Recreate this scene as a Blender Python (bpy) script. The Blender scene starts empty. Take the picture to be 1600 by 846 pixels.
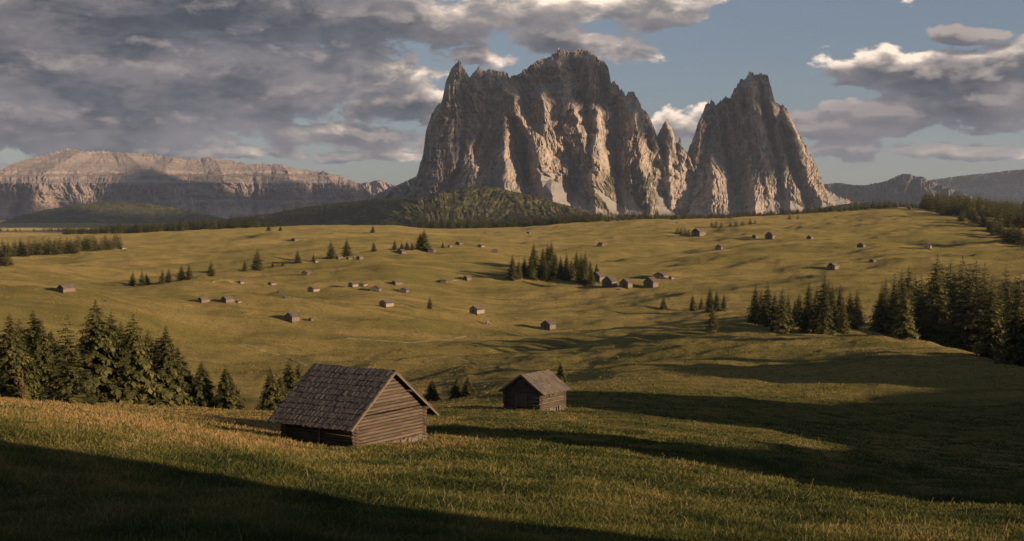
import bpy, math, random
import numpy as np
from math import radians as R
sc = bpy.context.scene

# ------------------------------------------------------------------ camera, sky, sun, exposure
F, CX, CY, HORIZ = 2198.0, 800.0, 423.0, 320.0
PITCH = math.atan((CY - HORIZ) / F)
cam = bpy.data.cameras.new('camera'); camo = bpy.data.objects.new('camera', cam)
sc.collection.objects.link(camo); sc.camera = camo
cam.sensor_width = 36.0; cam.lens = F / 1600.0 * 36.0
cam.clip_start = 0.5; cam.clip_end = 200000.0
camo.location = (0, 0, 0); camo.rotation_euler = (math.pi / 2 - PITCH, 0, 0)

SUN_AZ, SUN_EL = 119.0, 10.8
sun = bpy.data.lights.new('sun', 'SUN'); suno = bpy.data.objects.new('sun', sun)
sc.collection.objects.link(suno)
sun.energy = 5.0; sun.angle = R(0.5); sun.color = (1.0, 0.74, 0.5)
suno.rotation_euler = (R(90 - SUN_EL), 0, R(180 - SUN_AZ))
SD = np.array([math.sin(R(SUN_AZ)) * math.cos(R(SUN_EL)), math.cos(R(SUN_AZ)) * math.cos(R(SUN_EL)), math.sin(R(SUN_EL))])
SKY_STRENGTH = 0.068
EXPOSURE = 0.82
sc.view_settings.view_transform = 'Standard'; sc.view_settings.look = 'None'
sc.view_settings.exposure = EXPOSURE; sc.view_settings.gamma = 1.0
sc.view_settings.use_curve_mapping = False
sc.cycles.max_bounces = 5; sc.cycles.diffuse_bounces = 2; sc.cycles.transparent_max_bounces = 4
sc.cycles.volume_bounces = 0; sc.cycles.transmission_bounces = 2; sc.cycles.glossy_bounces = 1
sc.cycles.use_denoising = True


# ------------------------------------------------------------------ numeric helpers
def ray(px, py):
    """photo pixel -> azimuth (rad, clockwise from +y), slope dz per horizontal metre"""
    px = np.asarray(px, float); py = np.asarray(py, float)
    cx = (px - CX) / F; cy = -(py - CY) / F
    dy = math.cos(PITCH) + cy * math.sin(PITCH); dz = -math.sin(PITCH) + cy * math.cos(PITCH)
    h = np.hypot(cx, dy)
    return np.arctan2(cx, dy), dz / h

def _hash(ix, iy, s):
    h = (ix.astype(np.int64) * 374761393 + iy.astype(np.int64) * 668265263 + s * 1274126177) & 0xffffffff
    h = ((h ^ (h >> 13)) * 1274126177) & 0xffffffff
    h = ((h ^ (h >> 16)) * 2246822519) & 0xffffffff
    return ((h ^ (h >> 15)) & 0xffff) / 65535.0 * 2 * np.pi

def perlin(x, y, s=0):
    x = np.asarray(x, float); y = np.asarray(y, float)
    ix = np.floor(x); iy = np.floor(y); fx = x - ix; fy = y - iy
    u = fx**3 * (fx * (fx * 6 - 15) + 10); v = fy**3 * (fy * (fy * 6 - 15) + 10)
    out = 0
    for ax in (0, 1):
        for ay in (0, 1):
            a = _hash(ix + ax, iy + ay, s)
            g = np.cos(a) * (fx - ax) + np.sin(a) * (fy - ay)
            out = out + g * (u if ax else 1 - u) * (v if ay else 1 - v)
    return out * 1.5

def fbm(x, y, o=4, s=0, gain=.5, lac=2.03):
    t = 0; a = 1.0; n = 0
    for k in range(o):
        t = t + a * perlin(x, y, s + k * 17); n += a; a *= gain; x = x * lac + 3.7; y = y * lac - 1.3
    return t / n

def ridged(x, y, o=4, s=0, gain=.5):
    t = 0; a = 1.0; n = 0
    for k in range(o):
        t = t + a * (1 - np.abs(perlin(x, y, s + k * 13)) * 2); n += a; a *= gain; x = x * 2.07 + 5.1; y = y * 2.07 + 1.7
    return t / n

def sstep(a, b, x):
    t = np.clip((x - a) / (b - a), 0, 1); return t * t * (3 - 2 * t)

def pchip(xk, yk, x):
    """monotone cubic through knots"""
    h = np.diff(xk); d = np.diff(yk) / h
    m = np.zeros_like(yk); m[0] = d[0]; m[-1] = d[-1]
    for i in range(1, len(xk) - 1):
        if d[i - 1] * d[i] > 0:
            w1 = 2 * h[i] + h[i - 1]; w2 = h[i] + 2 * h[i - 1]
            m[i] = (w1 + w2) / (w1 / d[i - 1] + w2 / d[i])
    i = np.clip(np.searchsorted(xk, x) - 1, 0, len(xk) - 2)
    t = np.clip((x - xk[i]) / h[i], 0, 1)
    return ((2*t**3 - 3*t**2 + 1) * yk[i] + (t**3 - 2*t**2 + t) * h[i] * m[i]
            + (-2*t**3 + 3*t**2) * yk[i+1] + (t**3 - t**2) * h[i] * m[i+1])

# ------------------------------------------------------------------ object helpers
def link(o, parent=None):
    sc.collection.objects.link(o)
    if parent is not None: o.parent = parent
    return o

def tag(o, label=None, cat=None, group=None, kind=None):
    if label: o['label'] = label
    if cat: o['category'] = cat
    if group: o['group'] = group
    if kind: o['kind'] = kind
    return o

def empty(name, loc, rz=0.0, sc_=(1, 1, 1)):
    o = bpy.data.objects.new(name, None); o.empty_display_size = .5
    o.location = loc; o.rotation_euler = (0, 0, rz); o.scale = sc_
    return link(o)

def mesh_np(name, V, faces, mat, parent=None, smooth=False, attrs=None, link_it=True):
    """faces: (M,3) or (M,4) int array or list of such arrays"""
    if isinstance(faces, np.ndarray): faces = [faces]
    me = bpy.data.meshes.new(name)
    V = np.asarray(V, np.float32)
    me.vertices.add(len(V)); me.vertices.foreach_set('co', V.ravel())
    nl = sum(f.size for f in faces); npoly = sum(len(f) for f in faces)
    me.loops.add(nl); me.polygons.add(npoly)
    me.loops.foreach_set('vertex_index', np.concatenate([f.ravel() for f in faces]).astype(np.int32))
    tot = np.concatenate([np.full(len(f), f.shape[1]) for f in faces])
    st = np.concatenate([[0], np.cumsum(tot)[:-1]]).astype(np.int32)
    me.polygons.foreach_set('loop_start', st)
    me.polygons.foreach_set('use_smooth', np.full(npoly, smooth))
    if attrs:
        for k, a in attrs.items():
            at = me.attributes.new(k, 'FLOAT', 'POINT'); at.data.foreach_set('value', np.asarray(a, np.float32))
    me.update(calc_edges=True)
    me.materials.append(mat)
    if not link_it: return me
    return link(bpy.data.objects.new(name, me), parent)

class MB:
    def __init__(s): s.v = []; s.f = []; s.t = []
    def quadmesh(s, vs, fs, tint=0.5):
        n = len(s.v); s.v += [tuple(v) for v in vs]; s.f += [tuple(i + n for i in f) for f in fs]; s.t += [tint] * len(vs)
    def box(s, c, size, M=None, tint=.5, jit=0):
        hx, hy, hz = [k / 2 for k in size]
        vs = [np.array([x, y, z]) + (np.random.uniform(-jit, jit, 3) if jit else 0) for x in (-hx, hx) for y in (-hy, hy) for z in (-hz, hz)]
        if M is not None: vs = [M @ v for v in vs]
        vs = [v + np.array(c) for v in vs]
        s.quadmesh(vs, [(0,1,3,2),(4,6,7,5),(0,4,5,1),(2,3,7,6),(0,2,6,4),(1,5,7,3)], tint)
    def log(s, a, b, r0, r1=None, n=8, wob=0.0, tint=.5, seg=4):
        r1 = r0 if r1 is None else r1
        a = np.array(a, float); b = np.array(b, float); d = b - a; L = np.linalg.norm(d); d /= L
        u = np.cross(d, [0, 0, 1.0]);
        if np.linalg.norm(u) < .1: u = np.cross(d, [1.0, 0, 0])
        u /= np.linalg.norm(u); w = np.cross(u, d)
        base = len(s.v)
        for i in range(seg + 1):
            t = i / seg; c = a + d * L * t + (u * np.random.uniform(-wob, wob) + w * np.random.uniform(-wob, wob))
            r = r0 + (r1 - r0) * t
            for k in range(n):
                an = 2 * math.pi * k / n; rr = r * (1 + np.random.uniform(-.06, .06))
                s.v.append(tuple(c + rr * (math.cos(an) * u + math.sin(an) * w))); s.t.append(tint)
        for i in range(seg):
            for k in range(n):
                k2 = (k + 1) % n
                s.f.append((base + i*n + k, base + i*n + k2, base + (i+1)*n + k2, base + (i+1)*n + k))
        s.f.append(tuple(base + k for k in range(n))[::-1]); s.f.append(tuple(base + seg*n + k for k in range(n)))
    def build(s, name, mat, parent=None, smooth=False):
        me = bpy.data.meshes.new(name); me.from_pydata([tuple(map(float, v)) for v in s.v], [], s.f)
        at = me.attributes.new('tint', 'FLOAT', 'POINT'); at.data.foreach_set('value', np.array(s.t, np.float32))
        me.materials.append(mat); me.update()
        if smooth:
            for p in me.polygons: p.use_smooth = True
        return link(bpy.data.objects.new(name, me), parent)

# ------------------------------------------------------------------ node helpers
class NT:
    def __init__(s, tree): s.t = tree; s.n = tree.nodes; s.l = tree.links
    def new(s, typ, **kw):
        n = s.n.new(typ)
        for k, v in kw.items():
            if k == 'inp':
                for kk, vv in v.items():
                    if isinstance(vv, bpy.types.NodeSocket): s.l.new(vv, n.inputs[kk])
                    else: n.inputs[kk].default_value = vv
            else: setattr(n, k, v)
        return n
    def m(s, op, a, b=None, c=None, clamp=False):
        n = s.n.new('ShaderNodeMath'); n.operation = op; n.use_clamp = clamp
        for i, v in enumerate((a, b, c)):
            if v is None: continue
            if isinstance(v, bpy.types.NodeSocket): s.l.new(v, n.inputs[i])
            else: n.inputs[i].default_value = v
        return n.outputs[0]
    def mr(s, v, a, b, c=0.0, d=1.0, smooth=True):
        n = s.n.new('ShaderNodeMapRange'); n.interpolation_type = 'SMOOTHSTEP' if smooth else 'LINEAR'
        s.l.new(v, n.inputs[0])
        for i, k in enumerate((a, b, c, d)): n.inputs[i + 1].default_value = k
        return n.outputs[0]
    def mix(s, f, a, b, mode='MIX'):
        n = s.n.new('ShaderNodeMix'); n.data_type = 'RGBA'; n.blend_type = mode
        for i, v in ((0, f), (6, a), (7, b)):
            if isinstance(v, bpy.types.NodeSocket): s.l.new(v, n.inputs[i])
            else: n.inputs[i].default_value = v if not isinstance(v, tuple) else (*v, 1.0)[:4]
        return n.outputs[2]
    def noise(s, vec, scale, detail=4, rough=.55, dist=0.0):
        n = s.new('ShaderNodeTexNoise', inp={'Scale': scale, 'Detail': detail, 'Roughness': rough, 'Distortion': dist})
        s.l.new(vec, n.inputs['Vector']); return n.outputs[0]
    def vmul(s, vec, x, y, z):
        n = s.n.new('ShaderNodeVectorMath'); n.operation = 'MULTIPLY'; s.l.new(vec, n.inputs[0]); n.inputs[1].default_value = (x, y, z); return n.outputs[0]
    def attr(s, name):
        return s.new('ShaderNodeAttribute', attribute_name=name).outputs['Fac']

def material(name, rough=1.0, spec=0.0):
    m = bpy.data.materials.new(name); m.use_nodes = True
    t = NT(m.node_tree); b = t.n['Principled BSDF']
    b.inputs['Roughness'].default_value = rough; b.inputs['Specular IOR Level'].default_value = spec
    return m, t, b

# ------------------------------------------------------------------ world: Nishita sky with cloud decks
def build_world():
    w = bpy.data.worlds.new('World'); sc.world = w; w.use_nodes = True
    t = NT(w.node_tree); bg = t.n['Background']
    sky = t.new('ShaderNodeTexSky', sky_type='NISHITA', sun_disc=False, sun_elevation=R(SUN_EL), sun_rotation=R(SUN_AZ),
                altitude=1800.0, air_density=1.0, dust_density=1.5, ozone_density=1.5)
    tc = t.new('ShaderNodeTexCoord')
    sp = t.new('ShaderNodeSeparateXYZ', inp={0: tc.outputs['Generated']})
    x, y, z = sp.outputs
    az = t.m('ARCTAN2', x, y)
    hy = t.m('SQRT', t.m('ADD', t.m('MULTIPLY', x, x), t.m('MULTIPLY', y, y)))
    el = t.m('DIVIDE', z, t.m('MAXIMUM', hy, .02))
    U = t.m('MULTIPLY', az, F / 100.0)          # 1 unit = 100 photo px
    Vv = t.m('MULTIPLY', el, F / 100.0)

    # cloud density group
    g = bpy.data.node_groups.new('cloud_density', 'ShaderNodeTree')
    g.interface.new_socket('U', in_out='INPUT', socket_type='NodeSocketFloat')
    g.interface.new_socket('V', in_out='INPUT', socket_type='NodeSocketFloat')
    g.interface.new_socket('D', in_out='OUTPUT', socket_type='NodeSocketFloat')
    gi = g.nodes.new('NodeGroupInput'); go = g.nodes.new('NodeGroupOutput'); q = NT(g)
    u, v = gi.outputs[0], gi.outputs[1]
    p = q.new('ShaderNodeCombineXYZ', inp={0: u, 1: v}).outputs[0]
    # (px x, px y, rx, ry, rotation, strength)
    blobs = CLOUDS
    acc = None
    # warp blob lookup so the outlines are not ellipses
    wn = q.new('ShaderNodeTexNoise', inp={'Scale': 0.9, 'Detail': 3.0, 'Roughness': .6}); q.l.new(p, wn.inputs['Vector'])
    wv = q.n.new('ShaderNodeVectorMath'); wv.operation = 'MULTIPLY_ADD'
    q.l.new(wn.outputs['Color'], wv.inputs[0]); wv.inputs[1].default_value = (1.1, .35, 0); wv.inputs[2].default_value = (-.55, -.175, 0)
    wp = q.n.new('ShaderNodeVectorMath'); wp.operation = 'ADD'; q.l.new(p, wp.inputs[0]); q.l.new(wv.outputs[0], wp.inputs[1])
    for (bx, by, rx, ry, rot, st) in blobs:
        a, s_ = ray(bx, by)
        mp = q.n.new('ShaderNodeMapping'); mp.vector_type = 'TEXTURE'; q.l.new(wp.outputs[0], mp.inputs[0])
        mp.inputs['Location'].default_value = (float(a) * F / 100, float(s_) * F / 100, 0)
        mp.inputs['Rotation'].default_value = (0, 0, R(-rot)); mp.inputs['Scale'].default_value = (rx / 100 * 1.35, ry / 100 * 1.35, 1)
        gr = q.n.new('ShaderNodeTexGradient'); gr.gradient_type = 'SPHERICAL'; q.l.new(mp.outputs[0], gr.inputs[0])
        val = q.m('MULTIPLY', q.m('POWER', gr.outputs[1], .75), st)
        acc = val if acc is None else q.m('MAXIMUM', acc, val)
    nz = q.noise(q.vmul(p, .75, 1.35, 1), 1.6, 9, .60, .25)
    d = q.m('ADD', acc, q.m('MULTIPLY', q.m('SUBTRACT', nz, .5), 1.9))
    d = q.m('SUBTRACT', d, .30)
    q.l.new(d, go.inputs[0])

    def dens(u_, v_):
        n = t.n.new('ShaderNodeGroup'); n.node_tree = g; t.l.new(u_, n.inputs[0]); t.l.new(v_, n.inputs[1]); return n.outputs[0]
    d0 = dens(U, Vv)
    d1 = dens(t.m('ADD', U, .02), t.m('ADD', Vv, .14))
    d2 = dens(t.m('ADD', U, .06), t.m('ADD', Vv, .42))
    alpha = t.mr(d0, 0.0, .20)
    # sunlight painted into the cloud colour, fading with the cloud above
    occ = t.m('ADD', t.m('MULTIPLY', t.m('MAXIMUM', d1, 0.0), 1.7), t.m('MULTIPLY', t.m('MAXIMUM', d2, 0.0), 1.5))
    lit = t.m('POWER', 2.718, t.m('MULTIPLY', occ, -2.9))
    thin = t.mr(d0, 0.0, .8, 1.0, .0)
    pc = t.new('ShaderNodeCombineXYZ', inp={0: U, 1: Vv, 2: 3.0}).outputs[0]
    # hand-placed ovals that paint shade into the cloud colour
    sh = None
    for (bx, by, rx, ry, st) in SHADED_CLOUD:
        a_, s_ = ray(bx, by)
        mp = t.n.new('ShaderNodeMapping'); mp.vector_type = 'TEXTURE'; t.l.new(pc, mp.inputs[0])
        mp.inputs['Location'].default_value = (float(a_) * F / 100, float(s_) * F / 100, 3.0); mp.inputs['Scale'].default_value = (rx / 100, ry / 100, 1)
        gr = t.n.new('ShaderNodeTexGradient'); gr.gradient_type = 'SPHERICAL'; t.l.new(mp.outputs[0], gr.inputs[0])
        v_ = t.m('MULTIPLY', t.mr(gr.outputs[1], 0, .4), st); sh = v_ if sh is None else t.m('MAXIMUM', sh, v_)
    lit = t.m('MULTIPLY', lit, t.m('SUBTRACT', 1.0, sh))
    tone = t.noise(t.vmul(pc, .6, 1.5, 1), 1.1, 9, .62, .12)
    dark = t.mix(t.mr(tone, .38, .62), (.034, .040, .054), (.115, .108, .115))
    dark = t.mix(t.m('MULTIPLY', thin, .35), dark, (.17, .175, .195))
    relief = t.mr(t.m('SUBTRACT', d0, d1), .02, .42)
    dark = t.mix(t.m('MULTIPLY', relief, .5), dark, (.27, .232, .218))
    dark = t.mix(t.mr(t.m('SUBTRACT', d1, d0), .0, .5, 0, .5), dark, (.05, .055, .075))
    ccol = t.mix(t.m('MULTIPLY', lit, .9), dark, (.74, .60, .48))
    # sky colour: Nishita, slightly muted
    skyc = t.mix(.42, sky.outputs[0], (2.3, 2.75, 3.2))
    skyc = t.mix(1.0, skyc, (.74, .71, .76), 'MULTIPLY')
    cc = t.new('ShaderNodeVectorMath', operation='SCALE'); t.l.new(ccol, cc.inputs[0]); cc.inputs['Scale'].default_value = 1.0 / SKY_STRENGTH
    fin = t.mix(alpha, skyc, cc.outputs[0])
    t.l.new(fin, bg.inputs['Color']); bg.inputs['Strength'].default_value = SKY_STRENGTH
    w.cycles.sampling_method = 'MANUAL'; w.cycles.sample_map_resolution = 512

SHADED_CLOUD = [(1520, 52, 110, 40, .85), (1325, 128, 90, 30, .85), (1290, 196, 190, 46, .9), (1420, 184, 150, 34, .9), (1560, 176, 190, 44, .85), (1500, 238, 120, 24, .6), (150, 40, 520, 170, .75), (100, 190, 420, 60, .45)]
CLOUDS = [
    (60, -30, 620, 170, 0, 1.4), (120, 110, 500, 90, 2, 1.2), (70, 190, 380, 58, 0, 1.15), (430, 40, 260, 60, 0, 1.0),
    (470, 140, 270, 52, -8, .95), (640, 30, 300, 40, 5, 1.0), (610, 165, 130, 34, 0, .9), (900, 12, 230, 28, -4, 1.0),
    (540, 212, 200, 22, 4, .9), (300, 236, 260, 14, 0, .85), (560, 242, 150, 9, 0, .8), (870, 62, 150, 28, 6, .95), (745, 92, 60, 20, 0, .8), (500, 95, 130, 26, 0, .85),
    (1050, 20, 90, 26, -12, .85), (1055, 192, 55, 30, 0, .85),
    (1480, 118, 165, 40, 6, 1.3), (1590, 98, 70, 36, 0, 1.25), (1560, 158, 210, 38, 0, 1.3), (1390, 174, 150, 30, -4, 1.2), (1285, 196, 125, 26, 0, 1.1),
    (1345, 236, 66, 18, 0, 1.05), (1475, 236, 125, 14, 0, 1.0), (1520, 52, 65, 14, 4, .95), (1325, 128, 50, 9, 0, .72),
    (1570, 190, 90, 12, 0, .85), (1150, 320, 500, 10, 0, .5), (-500, 100, 500, 200, 0, 1.2),
]
build_world()

# ------------------------------------------------------------------ terrain
COLX = [-300, 0, 100, 200, 300, 400, 500, 600, 700, 800, 900, 1000, 1100, 1200, 1300, 1400, 1500, 1600, 1900]
ROWS = [  # (radii at the columns), (photo rows at the columns)
 ([36,36,36,36,36,36,36,37,37,38,38,39,40,41,42,43,44,45,47], [850,846,846,846,846,846,846,846,846,846,846,846,846,846,846,846,846,846,840]),
 ([57,55,53,51,49,47,46,45,44,44,45,47,48,49,49,50,51,52,52], [668,681,697,714,732,750,768,784,796,806,806,806,808,812,816,819,821,822,832]),
 ([96,93,91,90,90,90,89,90,92,88,84,80,76,72,68,65,62,60,57], [612,622,632,648,664,680,690,690,683,690,700,713,730,748,768,783,793,802,825]),
 ([112,110,108,106,104,104,104,105,106,102,97,93,89,86,82,79,76,74,70], [618,628,640,652,662,673,680,682,676,685,696,710,726,745,766,780,790,798,820]),
 ([140,140,137,132,130,128,127,127,127,126,121,116,112,108,106,103,99,95,90], [616,624,634,642,648,652,657,658,656,655,664,678,692,706,724,741,754,766,780]),
 ([152,152,151,151,151,151,150,149,147,146,148,150,151,151,151,151,151,151,140], [617,624,630,634,638,641,642,641,637,636,637,640,646,654,664,675,684,690,705]),
 ([172,172,172,172,172,172,174,176,181,190,215,235,243,246,244,240,232,225,215], [616,622,628,633,637,640,642,640,628,611,597,583,578,577,575,576,580,584,592]),
 ([250,250,250,252,255,258,255,250,250,250,262,285,286,285,284,270,258,245,235], [620,628,632,638,642,646,646,640,632,618,602,582,578,576,573,571,578,583,590]),
 ([345,345,345,348,350,352,350,345,342,335,335,345,362,380,366,335,300,272,250], [596,600,602,603,604,602,600,597,590,582,572,556,535,519,523,535,552,571,590]),
 ([400,400,400,405,410,412,410,405,400,395,400,420,440,455,450,425,390,350,320], [530,536,542,546,550,552,552,552,552,550,542,528,510,503,508,528,552,574,592]),
 ([480,480,478,480,490,500,510,520,522,522,535,555,570,575,570,560,540,520,500], [442,448,454,460,467,473,478,481,495,507,506,498,488,482,484,494,505,510,515]),
 ([565,565,580,600,590,580,585,600,610,620,620,630,655,680,690,700,700,700,700], [456,468,474,478,480,479,471,464,472,480,477,468,455,444,434,427,424,422,420]),
 ([700,700,710,720,740,760,800,850,850,800,765,760,800,850,855,855,855,855,850], [436,440,445,446,434,422,408,394,393,410,424,429,417,405,399,396,395,396,395]),
 ([850,850,855,860,880,900,930,960,960,920,905,905,930,950,950,950,950,950,950], [428,433,441,449,443,436,421,406,397,398,404,406,398,391,387,384,382,380,378]),
 ([1200]*19, [400,404,404,401,398,393,387,382,383,385,382,379,376,371,367,363,361,360,360]),
 ([1500]*19, [386,388,385,381,376,371,368,367,370,371,367,361,356,351,346,341,342,347,350]),
 ([1800]*19, [374,372,368,366,361,357,353,353,359,357,349,344,343,338,331,325,331,345,352]),
 ([2050]*19, [376,374,371,368,364,360,357,357,361,358,351,346,345,341,335,330,336,347,354]),
]
az_dense = np.linspace(R(-23), R(23), 700)
az_out = np.linspace(R(23), R(337), 150)[1:-1]
AZ = np.concatenate([az_dense, az_out])            # increasing, then wraps to the start
RR = np.concatenate([np.geomspace(4, 2600, 960), np.geomspace(2600, 19400, 80)[1:]])
col_az = ray(np.array(COLX, float), 400)[0]

def build_height():
    rk = np.array([r for r, _ in ROWS], float)                       # rows x cols
    zk = np.array([[rr * float(ray(cx, yy)[1]) for cx, rr, yy in zip(COLX, r, y)] for r, y in ROWS])
    azw = np.where(AZ > math.pi, AZ - 2 * math.pi, AZ)
    azc = np.clip(azw, col_az[0], col_az[-1])
    Z = np.zeros((len(AZ), len(RR)))
    lr = np.log(RR)
    rows_r = np.array([pchip(col_az, rk[i], azc) for i in range(len(rk))])
    rows_z = np.array([pchip(col_az, zk[i], azc) for i in range(len(rk))])
    for j in range(len(AZ)):
        rj = np.concatenate([[4, 16], rows_r[:, j], [2700, 4200, 7000, 14000, 19400]])
        zj = np.concatenate([[-4.6, -6.3], rows_z[:, j], [-75, -95, -110, -150, -180]])
        Z[j] = pchip(np.log(rj), zj, lr)
    A = azw[:, None] * np.ones_like(Z); Rm = np.ones_like(Z) * RR[None, :]
    X = Rm * np.sin(A); Y = Rm * np.cos(A)
    # rolling ground at several scales
    near = sstep(20, 60, Rm)
    Z += fbm(X / 5, Y / 5, 3, 1) * .22 * near * (1 - sstep(500, 900, Rm))
    Z += fbm(X / 22, Y / 22, 3, 5) * .55 * sstep(30, 140, Rm)
    Z += fbm(X / 16, Y / 10, 4, 6) * .75 * sstep(120, 350, Rm) * (1 - sstep(1500, 1900, Rm))
    Z += ridged(X / 75, Y / 48, 3, 9) * 2.0 * sstep(160, 420, Rm) - 1.0 * sstep(160, 420, Rm)
    Z += (ridged(X / 120 + Y / 300, Y / 34 - X / 160, 2, 14) - .3) * 2.2 * sstep(240, 480, Rm) * (1 - sstep(1500, 1800, Rm))
    Z += fbm(X / 150, Y / 110, 3, 21) * 6.0 * sstep(380, 800, Rm) * (1 - sstep(1600, 1900, Rm))
    Z += fbm(X / 95, Y / 60, 2, 23) * 2.6 * sstep(260, 520, Rm) * (1 - sstep(1500, 1850, Rm))
    Z += fbm(X / 1500, Y / 1500, 4, 31) * 40 * sstep(2400, 4000, Rm)
    # unseen ridge added beside and behind the camera, shaped to shade the slope
    a = X * math.sin(R(SUN_AZ)) + Y * math.cos(R(SUN_AZ)); q = -X * math.cos(R(SUN_AZ)) + Y * math.sin(R(SUN_AZ))
    H = pchip(np.array(HQ, float), np.array(HZ, float), q.ravel().clip(HQ[0], HQ[-1])).reshape(q.shape)
    H = H + fbm(q / 9, a / 60, 3, 55) * 1.3
    ac = 45 + .12 * q
    prof = np.exp(-((a - ac) / 30.0) ** 2)
    side = sstep(R(22.5), R(30), A) * (Rm < 900)
    Z = np.maximum(Z, (H + 30) * prof - 30 + (Z * 0)) * side + Z * (1 - side)
    return Z, X, Y
HQ = [-150, -60, 10, 34, 38.5, 44, 69, 77, 83, 96, 101, 111, 116, 124, 134, 146, 160, 171, 198, 206, 268, 285, 315]
HZ = [  12,  14, 12, 11.5, -8, -22, -22, 0, 8, 8, -1, -1.5, -3, -4, 3, 4.5, 4, -3, -4, 2.5, 3, -4, -30]
TZ, TX, TY = build_height()

def ground(x, y):
    x = np.asarray(x, float); y = np.asarray(y, float)
    r = np.hypot(x, y); a = np.arctan2(x, y)
    fi = np.interp(a, az_dense, np.arange(len(az_dense))); fj = np.interp(r, RR, np.arange(len(RR)))
    i = np.clip(fi.astype(int), 0, len(az_dense) - 2); j = np.clip(fj.astype(int), 0, len(RR) - 2)
    u = fi - i; v = fj - j
    return TZ[i, j]*(1-u)*(1-v) + TZ[i+1, j]*u*(1-v) + TZ[i, j+1]*(1-u)*v + TZ[i+1, j+1]*u*v

def hit(px, py, rmin=20.0, rmax=2300.0):
    """where the sight line through photo pixel (px, py) meets the meadow: x, y, z, r"""
    a, s = ray(px, py)
    rs = RR[(RR >= rmin) & (RR <= rmax)]
    zs = ground(rs * math.sin(a), rs * math.cos(a))
    k = np.nonzero(zs >= s * rs)[0]
    if len(k) == 0:
        k0 = int(np.argmax(zs - s * rs)); r = rs[k0]
    else:
        k0 = k[0]; r = rs[k0]
        if k0 > 0:
            d0 = s * rs[k0-1] - zs[k0-1]; d1 = s * rs[k0] - zs[k0]
            r = rs[k0-1] + (rs[k0] - rs[k0-1]) * d0 / (d0 - d1)
    x, y = r * math.sin(a), r * math.cos(a)
    return float(x), float(y), float(ground(x, y)), float(r)

def spot(px, r):
    a = float(ray(px, 400)[0]); x, y = r * math.sin(a), r * math.cos(a)
    return x, y, float(ground(x, y)), r

def meadow_material():
    m, t, b = material('meadow_grass')
    pos = t.new('ShaderNodeNewGeometry').outputs['Position']
    n1 = t.noise(t.vmul(pos, 1, 1, 0), .012, 5, .55)
    n2 = t.noise(t.vmul(pos, .35, 1, 0), .11, 6, .62, .6)
    n3 = t.noise(t.vmul(pos, 1, 1, 0), 1.1, 5, .7)
    n4 = t.noise(t.vmul(pos, .12, 1, 0), .035, 5, .6, 1.2)
    c = t.mix(t.mr(n1, .42, .58), (.105, .104, .028), (.255, .188, .064))
    c = t.mix(t.mr(n2, .42, .62), c, (.064, .072, .024))
    c = t.mix(t.m('MULTIPLY', t.mr(n4, .46, .64), .75), c, (.27, .195, .08))
    c = t.mix(t.mr(n3, .40, .66, 0, .6), c, (.045, .052, .014))
    n5 = t.noise(t.vmul(pos, .5, 1, 0), .33, 6, .7, .3)
    c = t.mix(t.mr(n5, .50, .66, 0, .5), c, (.055, .062, .018))
    # far valley floor is wooded and dark
    r = t.new('ShaderNodeVectorMath', operation='LENGTH'); t.l.new(pos, r.inputs[0])
    far = t.mr(r.outputs['Value'], 2100, 2700)
    c = t.mix(far, c, (.035, .045, .018))
    t.l.new(c, b.inputs['Base Color'])
    b.inputs['Sheen Weight'].default_value = .35; b.inputs['Sheen Roughness'].default_value = .6
    b.inputs['Sheen Tint'].default_value = (.75, .55, .2, 1)
    bp = t.new('ShaderNodeBump', inp={'Strength': 1.0, 'Distance': .7})
    hn = t.m('ADD', t.noise(pos, 2.6, 5, .75), t.m('MULTIPLY', n2, 2.2))
    t.l.new(hn, bp.inputs['Height']); t.l.new(bp.outputs[0], b.inputs['Normal'])
    return m

def build_terrain():
    na, nr = TZ.shape
    V = np.stack([TX, TY, TZ], -1).reshape(-1, 3)
    i = np.arange(na)[:, None]; j = np.arange(nr - 1)[None, :]; i2 = (i + 1) % na
    Q = np.stack([i * nr + j, i * nr + j + 1, i2 * nr + j + 1, i2 * nr + j], -1).reshape(-1, 4)
    # close the hole beneath the camera
    V = np.vstack([V, [[0, 0, TZ[:, 0].mean()]]])
    c = len(V) - 1
    T = np.stack([np.full(na, c), np.arange(na) * nr, ((np.arange(na) + 1) % na) * nr], -1)
    o = mesh_np('meadow_ground', V, [Q, T], meadow_material(), smooth=True)
    tag(o, kind='structure')
build_terrain()

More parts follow.
